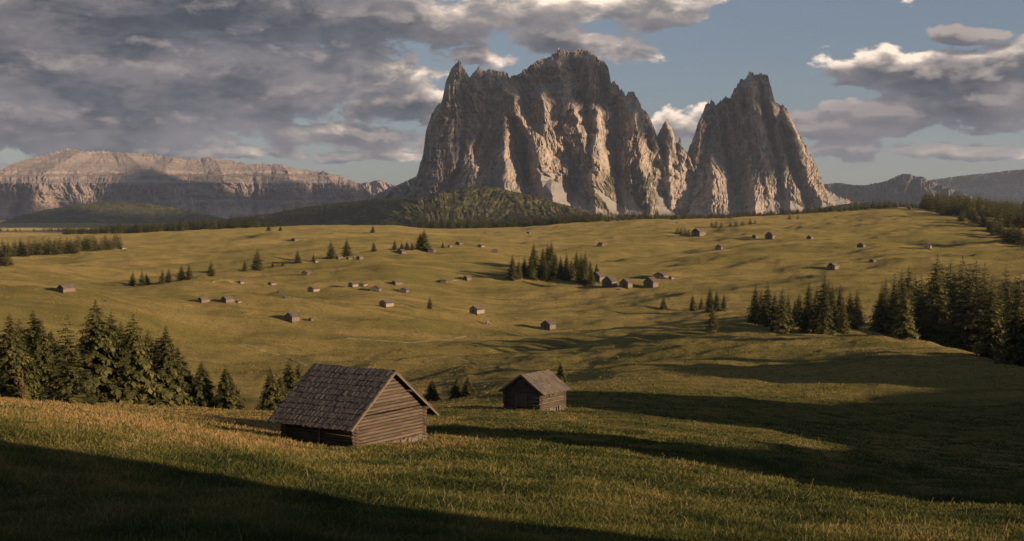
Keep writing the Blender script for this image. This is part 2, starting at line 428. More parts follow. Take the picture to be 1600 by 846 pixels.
# ------------------------------------------------------------------ mountains
def rock_material(name, base=(.41, .35, .29), warm=(.58, .455, .34), dark=(.17, .155, .140), scale=1.0, green=(.05, .062, .022), scree=(.30, .275, .245), vz=1.0):
    m, t, b = material(name)
    g = t.new('ShaderNodeNewGeometry'); pos = g.outputs['Position']
    c = t.mix(t.mr(t.noise(t.vmul(pos, 1, 1, .45 * vz), .011 * scale, 6, .6), .38, .62), base, warm)
    c = t.mix(t.mr(t.noise(t.vmul(pos, 1, 1, .22 * vz), .035 * scale, 6, .65), .45, .68, 0, .85), c, dark)
    strata = t.noise(t.vmul(pos, .12, .12, 1), .055 * scale, 6, .65)
    c = t.mix(t.mr(strata, .50, .62, 0, .4), c, dark)
    c = t.mix(t.mr(t.noise(t.vmul(pos, 1, 1, .5), .11 * scale, 5, .7), .55, .78, 0, .6), c, (.50, .43, .36))
    # grassy ledges where the rock lies back
    nz = t.new('ShaderNodeSeparateXYZ', inp={0: g.outputs['Normal']}).outputs[2]
    c = t.mix(t.m('MULTIPLY', t.attr('scree'), .9), c, scree)
    gr = t.m('MULTIPLY', t.attr('green'), t.mr(t.noise(pos, .02 * scale, 5, .65), .34, .56))
    c = t.mix(gr, c, t.mix(t.mr(t.noise(pos, .05 * scale, 5, .7), .4, .65), green, (.15, .13, .05)))
    t.l.new(c, b.inputs['Base Color'])
    bp = t.new('ShaderNodeBump', inp={'Strength': 1.0, 'Distance': 22.0 / scale})
    t.l.new(t.noise(t.vmul(pos, 1, 1, .4 * vz), .06 * scale, 7, .72), bp.inputs['Height']); t.l.new(bp.outputs[0], b.inputs['Normal'])
    return m

def lerp_pts(pts, x):
    p = np.array(pts, float); return np.interp(x, p[:, 0], p[:, 1])

def massif(name, sky, base, r0, nx, nv, lean, mat, ribs=(), scree=(), green=None, flute=(45, 20, 9), fx=1.0, side=350.0, back=900.0,
           seed=0, jag=1.6, yaw=0.0, smooth_low=0.0, soft=False, band=None):
    """A mountain body: front face with buttresses and gullies, a summit ridge and a back slope."""
    x0, x1 = sky[0][0], sky[-1][0]
    xs = np.linspace(x0, x1, nx); vs = np.linspace(0, 1, nv)
    top = lerp_pts(sky, xs); bs = lerp_pts(base, xs) if not np.isscalar(base) else np.full(nx, float(base))
    env = sstep(0, 12, np.minimum(xs - x0, x1 - xs))
    if jag:
        top = top - env * (jag * ridged(xs / (9 * fx), xs * 0 + seed, 4, seed) * 1.3 - jag * .6)
        top = top - env * jag * .55 * perlin(xs / (2.6 * fx), xs * 0, seed + 3)
        tooth = np.clip(1 - np.abs(perlin(xs / (5.5 * fx), xs * 0 + .37, seed + 5)) * 2.3, 0, 1) * np.clip(.5 + perlin(xs / 30, xs * 0 + .6, seed + 6), 0, 1)
        top = top - env * jag * 1.5 * (tooth - .25)
    bs = np.maximum(bs, top + 1)
    X = xs[None, :] * np.ones((nv, 1)); Y = bs[None, :] + vs[:, None] * (top - bs)[None, :]
    mpp = r0 / F
    h = (bs.max() - Y) * mpp
    d = np.interp(h, np.array(lean)[:, 0], np.array(lean)[:, 1])
    hw = (x1 - x0) / 2; u = np.abs(X - (x0 + x1) / 2) / hw
    d = d + side * u ** 5 + yaw * (X - (x0 + x1) / 2) * mpp
    wx = X + fbm(X / (60 * fx), Y / 70, 3, seed + 40) * 10 * fx
    wx0 = wx
    scr = np.zeros_like(X)
    for (ax, ay, xl, xr, yb) in scree:
        tt = np.clip((Y - ay) / (yb - ay), 0, 1)
        xl_ = ax + (xl - ax) * tt; xr_ = ax + (xr - ax) * tt
        jg = fbm(X / 5, Y / 12, 2, seed + 60) * 3
        m_ = sstep(-1.5, 1.5, np.minimum(X - xl_, xr_ - X) + jg + 1) * (Y > ay) * sstep(yb + 4, yb - 4, Y)
        scr = np.maximum(scr, m_)
    rough = 1 - .85 * scr
    lowf = 1 - smooth_low * sstep(0.35, .05, h / h.max())
    wx = wx + .55 * perlin(X / (75 * fx), Y / 190, seed + 44) * (Y - 220)
    wx2 = wx + fbm(X / (22 * fx), Y / 26, 3, seed + 41) * 7 * fx
    mod = np.clip(.75 + .9 * perlin(X / (48 * fx), Y / 45, seed + 42), .15, 1.6)
    band_ = band(X, Y) if band else 1.0
    f = flute[0] * (ridged(wx2 / (34 * fx), Y / 95, 4, seed + 1) - .3) * band_
    f = f + flute[1] * (ridged(wx2 / (12 * fx), Y / 34, 4, seed + 2) - .3) * mod * band_
    f = f + flute[2] * (ridged(wx / (4.6 * fx), Y / 11, 4, seed + 3) - .3) * mod * band_
    f = f + flute[2] * .55 * (ridged(X / (2.1 * fx) + fbm(X / 9, Y / 9, 2, seed + 77) * 2, Y / 7, 3, seed + 78) - .3) * band_
    for sg, sd2 in ((1, 91), (-1, 95)):                        # slanting buttresses and shelves
        ua = X * .86 + sg * Y * .50; ub = Y * .86 - sg * X * .50
        f = f + flute[0] * 1.15 * (ridged(ua / (27 * fx) + perlin(X / 60, Y / 60, sd2 + 1) * .6, ub / 75, 3, seed + sd2) - .3) * band_
    ck = lambda n_, w_: np.exp(-(n_ / w_) ** 2)
    f = f - flute[0] * .55 * ck(perlin(wx2 / (17 * fx), Y / 120, seed + 80), .10) * band_
    f = f - flute[1] * .60 * ck(perlin(wx2 / (8 * fx), Y / 55, seed + 81), .13) * band_ * mod
    f = f - flute[2] * .60 * ck(perlin(wx / (4.2 * fx), Y / 26, seed + 82), .18) * band_
    f = f + flute[2] * 1.1 * fbm(X / (55 * fx), Y / 6 + X / 70, 4, seed + 84) * band_
    f = f + flute[1] * .9 * fbm(X / (13 * fx), Y / 11, 5, seed + 4, .58)
    d = d - f * rough * lowf
    for rb in ribs:
        pts, w0, w1, amp = rb
        P = np.array(pts, float); yy = Y
        xc = np.interp(yy, P[:, 1], P[:, 0]) + fbm(yy / 18, yy * 0 + P[0, 0], 2, seed + 7) * 5
        t_ = np.clip((yy - P[0, 1]) / (P[-1, 1] - P[0, 1]), 0, 1)
        w = w0 + (w1 - w0) * t_
        fade = sstep(0, .12 if w0 > 6 else .8, t_) * (1 - .5 * sstep(P[-1, 1], P[-1, 1] + 40, yy))
        k = np.clip(1 - np.abs(wx0 * .35 + X * .65 - xc) / w, 0, 1)
        d = d - amp * 1.05 * k ** .9 * fade * (yy > P[0, 1])
    # rows: front face up to the ridge, then down the far side
    a, s = ray(X, Y)
    edge = sstep(.93, 1.0, vs)[:, None]
    rr = r0 + d + edge * 25
    if soft:
        pass
    Zf = s * rr
    front = np.stack([rr * np.sin(a), rr * np.cos(a), Zf], -1)
    nb = 14; rows = []
    for k in range(1, nb + 1):
        t_ = k / nb
        rb_ = rr[-1] + back * t_; zb = Zf[-1] * (1 - t_) + (Zf[0] - 60) * t_ + fbm(xs / 20, xs * 0 + k * .3, 3, seed + 90) * 60 * math.sin(math.pi * t_)
        # keep the far side below the sight line of the summit
        zb = np.minimum(zb, s[-1] * rb_ - 6 * k)
        rows.append(np.stack([rb_ * np.sin(a[-1]), rb_ * np.cos(a[-1]), zb], -1))
    G = np.concatenate([front[:1] - np.array([0, 0, 150.0]), front, np.stack(rows)], 0)
    n_r, n_c = G.shape[:2]
    i = np.arange(n_r - 1)[:, None]; j = np.arange(n_c - 1)[None, :]
    Q = np.stack([i*n_c + j, i*n_c + j + 1, (i+1)*n_c + j + 1, (i+1)*n_c + j], -1).reshape(-1, 4)
    pad = lambda A_: np.concatenate([A_[:1], A_, np.repeat(A_[-1:], nb, 0)], 0).ravel()
    gm = green(X, Y) if green else np.zeros_like(X)
    gm = gm * (1 - scr)
    return mesh_np(name, G.reshape(-1, 3), Q, mat, smooth=soft, attrs={'scree': pad(scr), 'green': pad(gm)}), (X, Y, rr)

ROCK = rock_material('dolomite_rock')
ROCK_FAR = rock_material('far_plateau_rock', base=(.44, .36, .305), warm=(.56, .43, .34), dark=(.29, .24, .21), scale=.45, vz=5.0)

SKY_MAIN = [(636,312),(640,300),(650,279),(660.6,241.7),(665.7,204),(674,180),(691,156),(696.6,128.6),(705,108),(717,94.3),(725.7,108),(734,121.7),
 (739.4,114.9),(748,104.6),(758,111.4),(766.8,106.3),(777,110.7),(787.4,113),(798.4,121.7),(818,111.4),(838.9,96),(859.4,89),(873,77.8),
 (893.7,82.3),(907.4,77),(924.6,82.3),(936.5,94.3),(943.4,95.3),(950.3,104.6),(954.7,130),(959.5,126.9),(970.9,142.3),(977.7,150.9),(987,142.3),
 (996.6,154.3),(1003.4,169.7),(1013.7,180),(1022.3,200.6),(1030,222),(1042,262),(1055,300),(1075,338)]
RIBS_MAIN = [
 ([(748,222),(735,310)], 2, 40, 190), ([(789,200),(787,310)], 2, 52, 240), ([(784,122),(787,165),(789,225)], 13, 17, 120),
 ([(796,135),(806,180),(834,215),(846,285)], 12, 20, 150), ([(812,165),(820,230),(822,290)], 5, 9, -60),
 ([(848,130),(852,200),(862,300)], 17, 40, 190), ([(893,150),(908,212),(930,300)], 15, 38, 200), ([(870,88),(879,140),(884,200)], 20, 22, 110),
 ([(934,160),(936,258)], 12, 17, 170), ([(988,160),(1002,250),(1016,335)], 12, 34, 170), ([(1014,190),(1036,260),(1055,335)], 9, 26, 110),
 ([(700,120),(676,310)], 22, 40, 90), ([(717,96),(716,250)], 16, 30, 80), ([(742,108),(742,215)], 14, 22, 70), ([(766,106),(764,190)], 10, 16, 60),
 ([(956,145),(964,280)], 7, 13, -80), ([(768,118),(762,190),(742,230)], 6, 9, -70), ([(728,125),(722,230),(706,300)], 5, 9, -60),
 ([(915,84),(924,150)], 16, 18, 90), ([(905,180),(917,150),(922,240)], 5, 6, -50), ([(973,140),(980,240)], 10, 18, 80), ([(952,110),(954,190)], 9, 12, 60),
 ([(870,262),(862,320)], 3, 30, 120), ([(905,288),(905,330)], 3, 24, 90), ([(818,270),(812,318)], 3, 24, 90),
]
LEAN_MAIN = [(0, 0), (45, 130), (95, 235), (170, 320), (320, 425), (520, 510), (720, 590)]
def green_main(X, Y):
    g = sstep(285, 318, Y + fbm(X / 14, Y / 14, 3, 77) * 26) * .75
    g = np.maximum(g, sstep(255, 285, Y + fbm(X / 12, Y / 12, 3, 78) * 14) * sstep(925, 945, X) * sstep(1040, 1010, X) * 1.0)
    return g
o, MAIN = massif('mountain', SKY_MAIN, [(636, 340), (1075, 345)], 5700, 1150, 640, LEAN_MAIN, ROCK, RIBS_MAIN,
    scree=[(843,266,826,948,334),(956,262,982,1004,334),(926,290,958,984,334),(768,262,776,806,312),(700,290,655,688,318),(838,240,838,846,270),(1030,300,1030,1062,336),(812,292,790,822,320),(884,300,900,925,332)], green=green_main,
    flute=(24, 24, 15), seed=3, side=260, yaw=.5, jag=2.6)
tag(o, kind='structure')
SKY_NEEDLE = [(1014,300),(1020,262),(1027.5,211),(1034,200),(1041,184),(1049,199),(1055,216),(1059,224),(1062.4,214),(1065,228),(1070,235),(1076,241),(1084,262),(1100,320)]
o, _ = massif('mountain', SKY_NEEDLE, 345, 6180, 260, 420, [(0, 0), (300, 240), (720, 420)], ROCK,
    [([(1041,190),(1046,240),(1050,330)], 8, 20, 110), ([(1063,216),(1066,300)], 4, 12, 50)], flute=(35, 22, 10), seed=31, side=100, jag=.9)
tag(o, kind='structure')
SKY_RIGHT = [(1050,338),(1060,300),(1073,242),(1084.5,213),(1089,197.6),(1103,165.3),(1112,159),(1118,163.8),(1133.7,151.5),(1141.4,154.6),(1147.5,140.7),
 (1156.8,125.4),(1163,126.9),(1172,113),(1181.4,117),(1189,114.6),(1199.8,119.2),(1204.4,136),(1212,162),(1221.3,163.2),(1229,166.9),(1238,188.4),
 (1247.4,209.9),(1258,225.3),(1270.5,249.9),(1279.7,271.4),(1287.4,292.9),(1299.7,302),(1312,309.8),(1336.6,317.5),(1370,330)]
RIBS_RIGHT = [
 ([(1114,212),(1116,338)], 2, 50, 240), ([(1180,262),(1180,338)], 3, 34, 120), ([(1240,270),(1248,325)], 3, 26, 100), ([(1128,180),(1152,335)], 8, 12, -100), ([(1172,118),(1182,200),(1206,325)], 10, 36, 150),
 ([(1150,138),(1166,230),(1182,335)], 8, 18, 80), ([(1224,168),(1250,250),(1284,315)], 8, 20, 110), ([(1196,122),(1214,200),(1236,305)], 9, 18, 100),
 ([(1187,120),(1196,170),(1222,290)], 4, 6, -50), ([(1098,175),(1090,240),(1082,330)], 9, 18, 80), ([(1207,160),(1226,240),(1262,318)], 5, 7, -60)]
def green_right(X, Y):
    return sstep(300, 325, Y + fbm(X / 10, Y / 9, 3, 79) * 18) * sstep(1190, 1225, X)
o, RIGHT = massif('mountain', SKY_RIGHT, [(1050, 345), (1370, 342)], 6150, 850, 560, LEAN_MAIN, ROCK, RIBS_RIGHT,
    scree=[(1216,298,1222,1262,330),(1266,302,1276,1296,324),(1290,298,1300,1345,322),(1150,312,1142,1160,336),(1206,312,1196,1214,334)], green=green_right,
    flute=(24, 26, 15), seed=11, side=240, yaw=.3, jag=2.4)
tag(o, kind='structure')

# the long plateau far off on the left
SKY_LEFT = [(-520,362),(-420,340),(-300,318),(-160,300),(-80,285),(0,266),(25,253.6),(54,245),(82,239),(103,235),(113,231),(128,237),(161,235),(181,239),(223,240),(264,245),(297,249.5),
 (326,246),(355,251.6),(392,257),(437,257),(462,264),(495,268),(532,274),(549,282.5),(565,288.7),(594,309),(640,330)]
o, LEFT = massif('mountain', SKY_LEFT, 364, 12000, 1600, 360,
    [(0, 0), (110, 260), (225, 380), (262, 400), (285, 470), (300, 480), (425, 590), (450, 900), (480, 1020), (500, 1300), (530, 1400), (600, 2000), (720, 2700)], ROCK_FAR,
    [([(395,262),(398,310)], 4, 6, -160), ([(35,290),(25,350)], 8, 14, -200), ([(120,262),(116,300)], 10, 30, 90), ([(545,285),(560,330)], 8, 20, 120), ([(128,234),(95,255),(50,285)], 24, 50, 200), ([(190,236),(215,255),(230,280)], 20, 44, 160), ([(275,243),(262,262),(250,285)], 18, 34, 140), ([(326,244),(345,262),(352,285)], 16, 36, 150), ([(430,254),(448,268),(455,290)], 16, 36, 140), ([(508,266),(520,285)], 12, 24, 120)],
    flute=(50, 50, 36), fx=.9, seed=51, yaw=.35, band=lambda X, Y: .12 + .88 * sstep(272, 284, Y + fbm(X / 40, X * 0, 3, 8) * 12 - np.clip(X - 250, 0, 400) * .02) * sstep(330, 312, Y + fbm(X / 30, X * 0, 3, 9) * 14), side=200, jag=2.2, back=4000,
    green=lambda X, Y: .55 * sstep(278, 272, np.abs(Y - 276) * 2 + 266 + fbm(X / 20, Y / 4, 3, 5) * 10) * sstep(60, 200, X) * sstep(520, 420, X))
tag(o, kind='structure')
o, _ = massif('mountain', [(540,305),(556,287),(575,285),(594,281.5),(604,287),(618,290),(640,300),(700,320)], 330, 15500, 200, 60, [(0, 0), (400, 800)], ROCK_FAR, flute=(120, 60, 30), fx=.8, seed=61, jag=.7, back=3000)
tag(o, kind='structure')
o, _ = massif('mountain', [(572,322),(590,303),(605,296),(620,290),(636,282),(650,276),(690,270),(740,300),(760,330)], 335, 7600, 260, 160, [(0, 0), (300, 420)], ROCK, flute=(60, 30, 15), fx=.8, seed=62, jag=1.2)
tag(o, kind='structure')
# right-hand ranges
FARM = rock_material('far_range_rock', base=(.17, .16, .15), warm=(.26, .225, .19), dark=(.10, .105, .10), scale=.5)
o, FAR_CRAG = massif('mountain', [(1180,330),(1240,300),(1290,288),(1312,286),(1332,289),(1352,290),(1370,286),(1385,283),(1400,276),(1410,272),(1418,271.5),(1430,275),(1442,277),(1450,283),
    (1465,287),(1478,293),(1490,297),(1500,300),(1530,312),(1580,330)], 345, 10500, 520, 200, [(0, 0), (150, 300), (400, 560)], FARM,
    [([(1412,273),(1400,300),(1395,330)], 4, 22, 200), ([(1436,277),(1448,300),(1465,325)], 4, 18, 180), ([(1425,276),(1424,320)], 4, 8, -120)], flute=(80, 50, 24), fx=.8, seed=71, jag=.9, back=2500)
tag(o, kind='structure')
o, FAR_RANGE = massif('mountain', [(1380,300),(1440,284),(1470,279),(1500,275),(1540,271),(1575,267),(1600,265),(1700,262),(1800,275),(1900,300)], 345, 15000, 420, 160, [(0, 0), (400, 1500)], FARM, flute=(130, 70, 30), fx=1.2, seed=72, jag=.8, back=3000)
tag(o, kind='structure')

# wooded foothills
HILLM = rock_material('foothill_meadow', base=(.12, .112, .045), warm=(.22, .18, .085), dark=(.028, .034, .014), scale=1.2, green=(.03, .04, .014))
def foothill(sky, base, r0, lean, seed, nx=400, nv=120, fl=(10, 6, 3), jg=.35):
    o, g = massif('hills', sky, base, r0, nx, nv, lean, HILLM, flute=fl, seed=seed, jag=jg, side=120, back=700, fx=2.0, soft=True,
                  green=lambda X, Y: np.ones_like(X))
    tag(o, kind='structure'); return g
HILL_A = foothill([(-120,352),(0,348),(40,335),(75,327),(120,320),(170,316),(230,318),(280,326),(330,337),(400,352),(450,362)], 368, 8200, [(0,0),(250,900)], 101)
HILL_B = foothill([(-100,366),(0,362),(150,360),(280,352),(360,342),(430,333),(480,323),(540,316),(590,311),(640,308),(690,318),(760,345)], 372, 5000, [(0,0),(160,520)], 102)
HILL_C = foothill([(575,352),(600,336),(625,322),(650,313),(685,303),(715,295),(745,289),(775,293),(800,299),(830,306),(850,311),(885,321),(915,330),(945,338),(985,345)], 372, 4000, [(0,0),(60,160),(160,460)], 103, 600, 200, (12, 14, 8), .9)
HILL_D = foothill([(985,346),(1040,338),(1120,336),(1250,334),(1300,322),(1336,317),(1380,316),(1430,321),(1500,322),(1600,330),(1700,345)], 362, 4600, [(0,0),(120,400)], 104)

# ------------------------------------------------------------------ unseen cloud sheets added off to the right, shaped to shade the mountains
def shade_cloud(mask, surf, T, seed, thick=260.0, rag=22):
    m = bpy.data.materials.get('shade_cloud_white')
    if m is None:
        m, t, b = material('shade_cloud_white'); b.inputs['Base Color'].default_value = (.85, .85, .87, 1)
    X0, Y0, R0 = surf
    di = max(1, int(round(X0.shape[0] / 110))); dj = max(1, int(round(X0.shape[1] / 170)))
    X, Y, Rr = X0[::di, ::dj], Y0[::di, ::dj], R0[::di, ::dj]
    M = mask(X, Y) + fbm(X / 34, Y / 26, 4, seed) * rag            # positive px inside
    a, s = ray(X, Y)
    P = np.stack([Rr * np.sin(a), Rr * np.cos(a), s * Rr], -1) + SD * T
    th = thick * np.sqrt(np.clip(M / 60, 0, 1)) * (1 + .5 * fbm(X / 20, Y / 20, 4, seed + 5))
    n_r, n_c = X.shape
    A = P - SD * th[..., None]; B = P + SD * (th[..., None] + 5)
    i = np.arange(n_r - 1)[:, None]; j = np.arange(n_c - 1)[None, :]
    q = np.stack([i*n_c + j, i*n_c + j + 1, (i+1)*n_c + j + 1, (i+1)*n_c + j], -1)
    ins = M > 0
    keep = (ins[:-1, :-1] & ins[1:, :-1] & ins[:-1, 1:] & ins[1:, 1:])
    qa = q[keep]
    if len(qa) == 0: return
    V = np.vstack([A.reshape(-1, 3), B.reshape(-1, 3)]); n = n_r * n_c
    used = np.unique(qa); 
    faces = np.vstack([qa, qa[:, ::-1] + n])
    # rim
    from collections import Counter
    ed = np.vstack([qa[:, [0, 1]], qa[:, [1, 2]], qa[:, [2, 3]], qa[:, [3, 0]]])
    key = np.sort(ed, 1); k1 = key[:, 0] * (2 * n) + key[:, 1]
    u_, idx, cnt = np.unique(k1, return_index=True, return_counts=True)
    rim = ed[idx[cnt == 1]]
    faces = np.vstack([faces, np.stack([rim[:, 1], rim[:, 0], rim[:, 0] + n, rim[:, 1] + n], -1)])
    us = np.unique(faces); remap = np.zeros(2 * n, int); remap[us] = np.arange(len(us))
    o = mesh_np('shade_clouds', V[us], remap[faces], m, smooth=True)
    tag(o, kind='stuff')

def poly_sd(pts):
    """signed distance (positive inside) to a polygon given in photo pixels"""
    P = np.array(pts, float)
    def f(X, Y):
        d = np.full(X.shape, 1e9); ins = np.zeros(X.shape, bool)
        for k in range(len(P)):
            a, b = P[k], P[(k + 1) % len(P)]
            ab = b - a; t = np.clip(((X - a[0]) * ab[0] + (Y - a[1]) * ab[1]) / (ab @ ab), 0, 1)
            d = np.minimum(d, np.hypot(X - a[0] - t * ab[0], Y - a[1] - t * ab[1]))
            c = ((a[1] > Y) != (b[1] > Y)) & (X < (b[0] - a[0]) * (Y - a[1]) / (b[1] - a[1] + 1e-9) + a[0])
            ins ^= c
        return np.where(ins, d, -d)
    return f

o_main = poly_sd([(560, 400), (560, 40), (1120, 40), (1120, 250), (1042, 262), (1010, 215), (985, 205), (960, 195), (935, 172), (912, 178), (890, 160), (868, 168), (846, 150), (828, 172), (806, 152), (780, 150), (772, 178), (760, 208), (738, 236), (712, 262), (690, 300), (660, 345)])
shade_cloud(o_main, MAIN, 9000, 7)
o_r = poly_sd([(1060, 260), (1080, 170), (1120, 130), (1150, 150), (1166, 176), (1200, 178), (1232, 205), (1250, 235), (1225, 268), (1190, 262), (1160, 300), (1120, 250), (1095, 235), (1080, 290)])
shade_cloud(o_r, RIGHT, 9200, 8)
o_l = poly_sd([(-250, 420), (-250, 296), (20, 298), (50, 322), (95, 318), (110, 298), (135, 320), (160, 288), (200, 262), (250, 262), (285, 282), (330, 280), (360, 292), (385, 306), (402, 290), (420, 276), (462, 280), (490, 292), (520, 286), (548, 290), (620, 296), (640, 420)])
shade_cloud(o_l, LEFT, 14000, 9, thick=400, rag=14)
shade_cloud(poly_sd([(1100, 420), (1100, 240), (1395, 255), (1404, 300), (1412, 345), (1500, 345), (1530, 310), (1600, 420)]), FAR_CRAG, 11000, 12, rag=16)
shade_cloud(poly_sd([(1300, 420), (1300, 285), (1500, 284), (1560, 276), (1950, 270), (1950, 420)]), FAR_RANGE, 13000, 13, rag=12)
shade_cloud(poly_sd([(-200, 420), (-200, 300), (110, 300), (130, 330), (240, 335), (330, 330), (300, 300), (700, 290), (700, 420)]), HILL_A, 11000, 14, rag=14)
shade_cloud(poly_sd([(-200, 420), (-200, 290), (700, 280), (700, 420)]), HILL_B, 9000, 15, rag=8)
shade_cloud(poly_sd([(560, 420), (560, 280), (610, 270), (625, 325), (660, 352), (760, 352), (800, 335), (860, 340), (930, 350), (930, 420)]), HILL_C, 6000, 16, rag=10)

# ------------------------------------------------------------------ materials for the things
def foliage_mat(name, a, b_, tr=.25):
    m = bpy.data.materials.new(name); m.use_nodes = True; t = NT(m.node_tree)
    b = t.n['Principled BSDF']; b.inputs['Roughness'].default_value = .8; b.inputs['Specular IOR Level'].default_value = .15
    oi = t.new('ShaderNodeObjectInfo')
    f = t.m('ADD', t.m('MULTIPLY', t.attr('tint'), .75), t.m('MULTIPLY', oi.outputs['Random'], .35))
    c = t.mix(f, a, b_)
    t.l.new(c, b.inputs['Base Color'])
    ts = t.new('ShaderNodeBsdfTranslucent'); t.l.new(c, ts.inputs[0])
    mx = t.new('ShaderNodeMixShader', inp={0: tr}); t.l.new(b.outputs[0], mx.inputs[1]); t.l.new(ts.outputs[0], mx.inputs[2])
    t.l.new(mx.outputs[0], t.n['Material Output'].inputs[0])
    return m

def wood_mat(name, a, b_, c_, along=(1, 1, 1), bump=.01):
    m, t, b = material(name, rough=.85, spec=.12)
    tc = t.new('ShaderNodeTexCoord').outputs['Object']
    grain = t.noise(t.vmul(tc, *along), 1.0, 6, .65)
    blot = t.noise(tc, 1.1, 4, .6)
    c = t.mix(t.mr(grain, .36, .66), a, b_)
    c = t.mix(t.mr(blot, .42, .66, 0, .75), c, c_)
    c = t.mix(t.m('MULTIPLY', t.attr('tint'), .55), c, (.21, .16, .115))
    t.l.new(c, b.inputs['Base Color'])
    bp = t.new('ShaderNodeBump', inp={'Strength': .8, 'Distance': bump}); t.l.new(grain, bp.inputs['Height']); t.l.new(bp.outputs[0], b.inputs['Normal'])
    return m
SPRUCE = foliage_mat('spruce_needles', (.022, .030, .011), (.145, .13, .040))
LARCH = foliage_mat('sapling_needles', (.08, .07, .022), (.17, .12, .04))
BARK = wood_mat('spruce_bark', (.10, .075, .055), (.20, .15, .11), (.07, .055, .045), (6, 6, 1))
LOGX = wood_mat('weathered_logs', (.030, .022, .015), (.112, .082, .053), (.05, .042, .033), (.9, .9, 14))
LOGPALE = wood_mat('sun_bleached_boards', (.22, .175, .12), (.36, .29, .20), (.17, .135, .10), (.9, .9, 12))
SHING = wood_mat('grey_shingles', (.055, .046, .038), (.13, .110, .090), (.042, .036, .031), (5, 5, 5))
SHINGB = wood_mat('brown_shingles', (.075, .061, .049), (.155, .128, .100), (.07, .06, .05), (5, 5, 5))
STONE = wood_mat('field_stone', (.06, .053, .043), (.13, .115, .092), (.05, .046, .036), (3, 3, 3))
LOGMID = wood_mat('brown_hut_boards', (.09, .07, .05), (.24, .19, .135), (.12, .10, .075), (.9, .9, 12))
DARKWOOD = wood_mat('dark_boards', (.05, .036, .028), (.12, .085, .06), (.04, .03, .025), (9, 9, 1))

# ------------------------------------------------------------------ spruces
def spruce_arrays(seed, whorls=44, per=7, stations=12, rad=.2, start=.05, tw=1.0, sparse=0.0, hang=True):
    rng = np.random.RandomState(seed)
    V = []; T = []
    lop = rng.uniform(0, 6.28)
    for w in range(whorls):
        t = start + (0.985 - start) * (w / (whorls - 1)) ** .92
        env = (1 - t) ** .82 * (1 if t > start + .09 else .62 + .38 * (t - start) / .09)
        env = env * (1 + .16 * math.sin(w * 1.7 + seed)) + .006
        ph0 = rng.uniform(0, 6.28)
        for k in range(per if t < .8 else max(4, per - 2)):
            if rng.rand() < sparse: continue
            ph = ph0 + 6.283 * k / per + rng.uniform(-.3, .3)
            L = rad * env * rng.uniform(.62, 1.18) * (1 + .12 * math.cos(ph - lop))
            e0 = .45 * t - .22 + rng.uniform(-.12, .12); e1 = .25 * (1 - t) + .05
            dirh = np.array([math.cos(ph), math.sin(ph), 0]); sd_ = np.array([-math.sin(ph), math.cos(ph), 0])
            tint = rng.rand()
            n = max(3, int(stations * (.35 + .65 * (L / rad))))
            s_ = (np.arange(n) + .7) / n
            z = t + L * (e0 * s_ - .35 * s_ ** 2 + e1 * s_ ** 3 * .9) + rng.uniform(-.012, .012)
            P = dirh[None] * (L * s_)[:, None] + np.array([0, 0, 1.0]) * z[:, None]
            for side in (-1, 1):
                ln = (L * .46 * (1.06 - .62 * s_) + .006) * rng.uniform(.7, 1.3, n) * tw
                dv = dirh * .62 + sd_ * side * .74
                D = dv[None] + np.stack([rng.uniform(-.2, .2, n), rng.uniform(-.2, .2, n), rng.uniform(-.55, .02, n)], -1)
                D /= np.linalg.norm(D, axis=1)[:, None]
                wv = np.cross(D, [0, 0, 1.0]) * .12 + np.stack([rng.uniform(-.1, .1, n), rng.uniform(-.1, .1, n), rng.uniform(-.16, .1, n)], -1)
                a = P; b = P + D * (ln * .5)[:, None] + wv * (ln)[:, None]; c = P + D * ln[:, None]; d = P + D * (ln * .45)[:, None] - wv * ln[:, None]
                V.append(np.stack([a, b, c, d], 1).reshape(-1, 3)); T.append(np.full(4 * n, tint) + np.repeat(rng.uniform(-.25, .25, n), 4))
            if hang:
                ln = L * .22 * rng.uniform(.6, 1.5, n)
                off = sd_[None] * (rng.uniform(-.3, .3, n) * L * .4)[:, None]
                a = P + off; c = a + np.array([0, 0, -1.0]) * ln[:, None] + dirh[None] * (ln * .4)[:, None]
                b = (a + c) / 2 + sd_[None] * (ln * .35)[:, None]; d = (a + c) / 2 - sd_[None] * (ln * .35)[:, None]
                V.append(np.stack([a, b, c, d], 1).reshape(-1, 3)); T.append(np.full(4 * n, tint - .2))
    V = np.concatenate(V); T = np.clip(np.concatenate(T), 0, 1)
    # leader
    V = np.vstack([V, [[-.004, 0, .97], [.004, 0, .97], [.0015, 0, 1.0], [-.0015, 0, 1.0]]]); T = np.append(T, [.5] * 4)
    return V, T
def quads_of(V): return np.arange(len(V)).reshape(-1, 4)

def trunk_mesh(seed, r=.013):
    mb = MB(); np.random.seed(seed); mb.log((0, 0, -.05), (0, 0, .97), r, .0015, 7, .0015, .3, 8)
    me = bpy.data.meshes.new('trunk'); me.from_pydata([tuple(map(float, v)) for v in mb.v], [], mb.f)
    at = me.attributes.new('tint', 'FLOAT', 'POINT'); at.data.foreach_set('value', np.array(mb.t, np.float32)); me.materials.append(BARK)
    for p in me.polygons: p.use_smooth = True
    return me

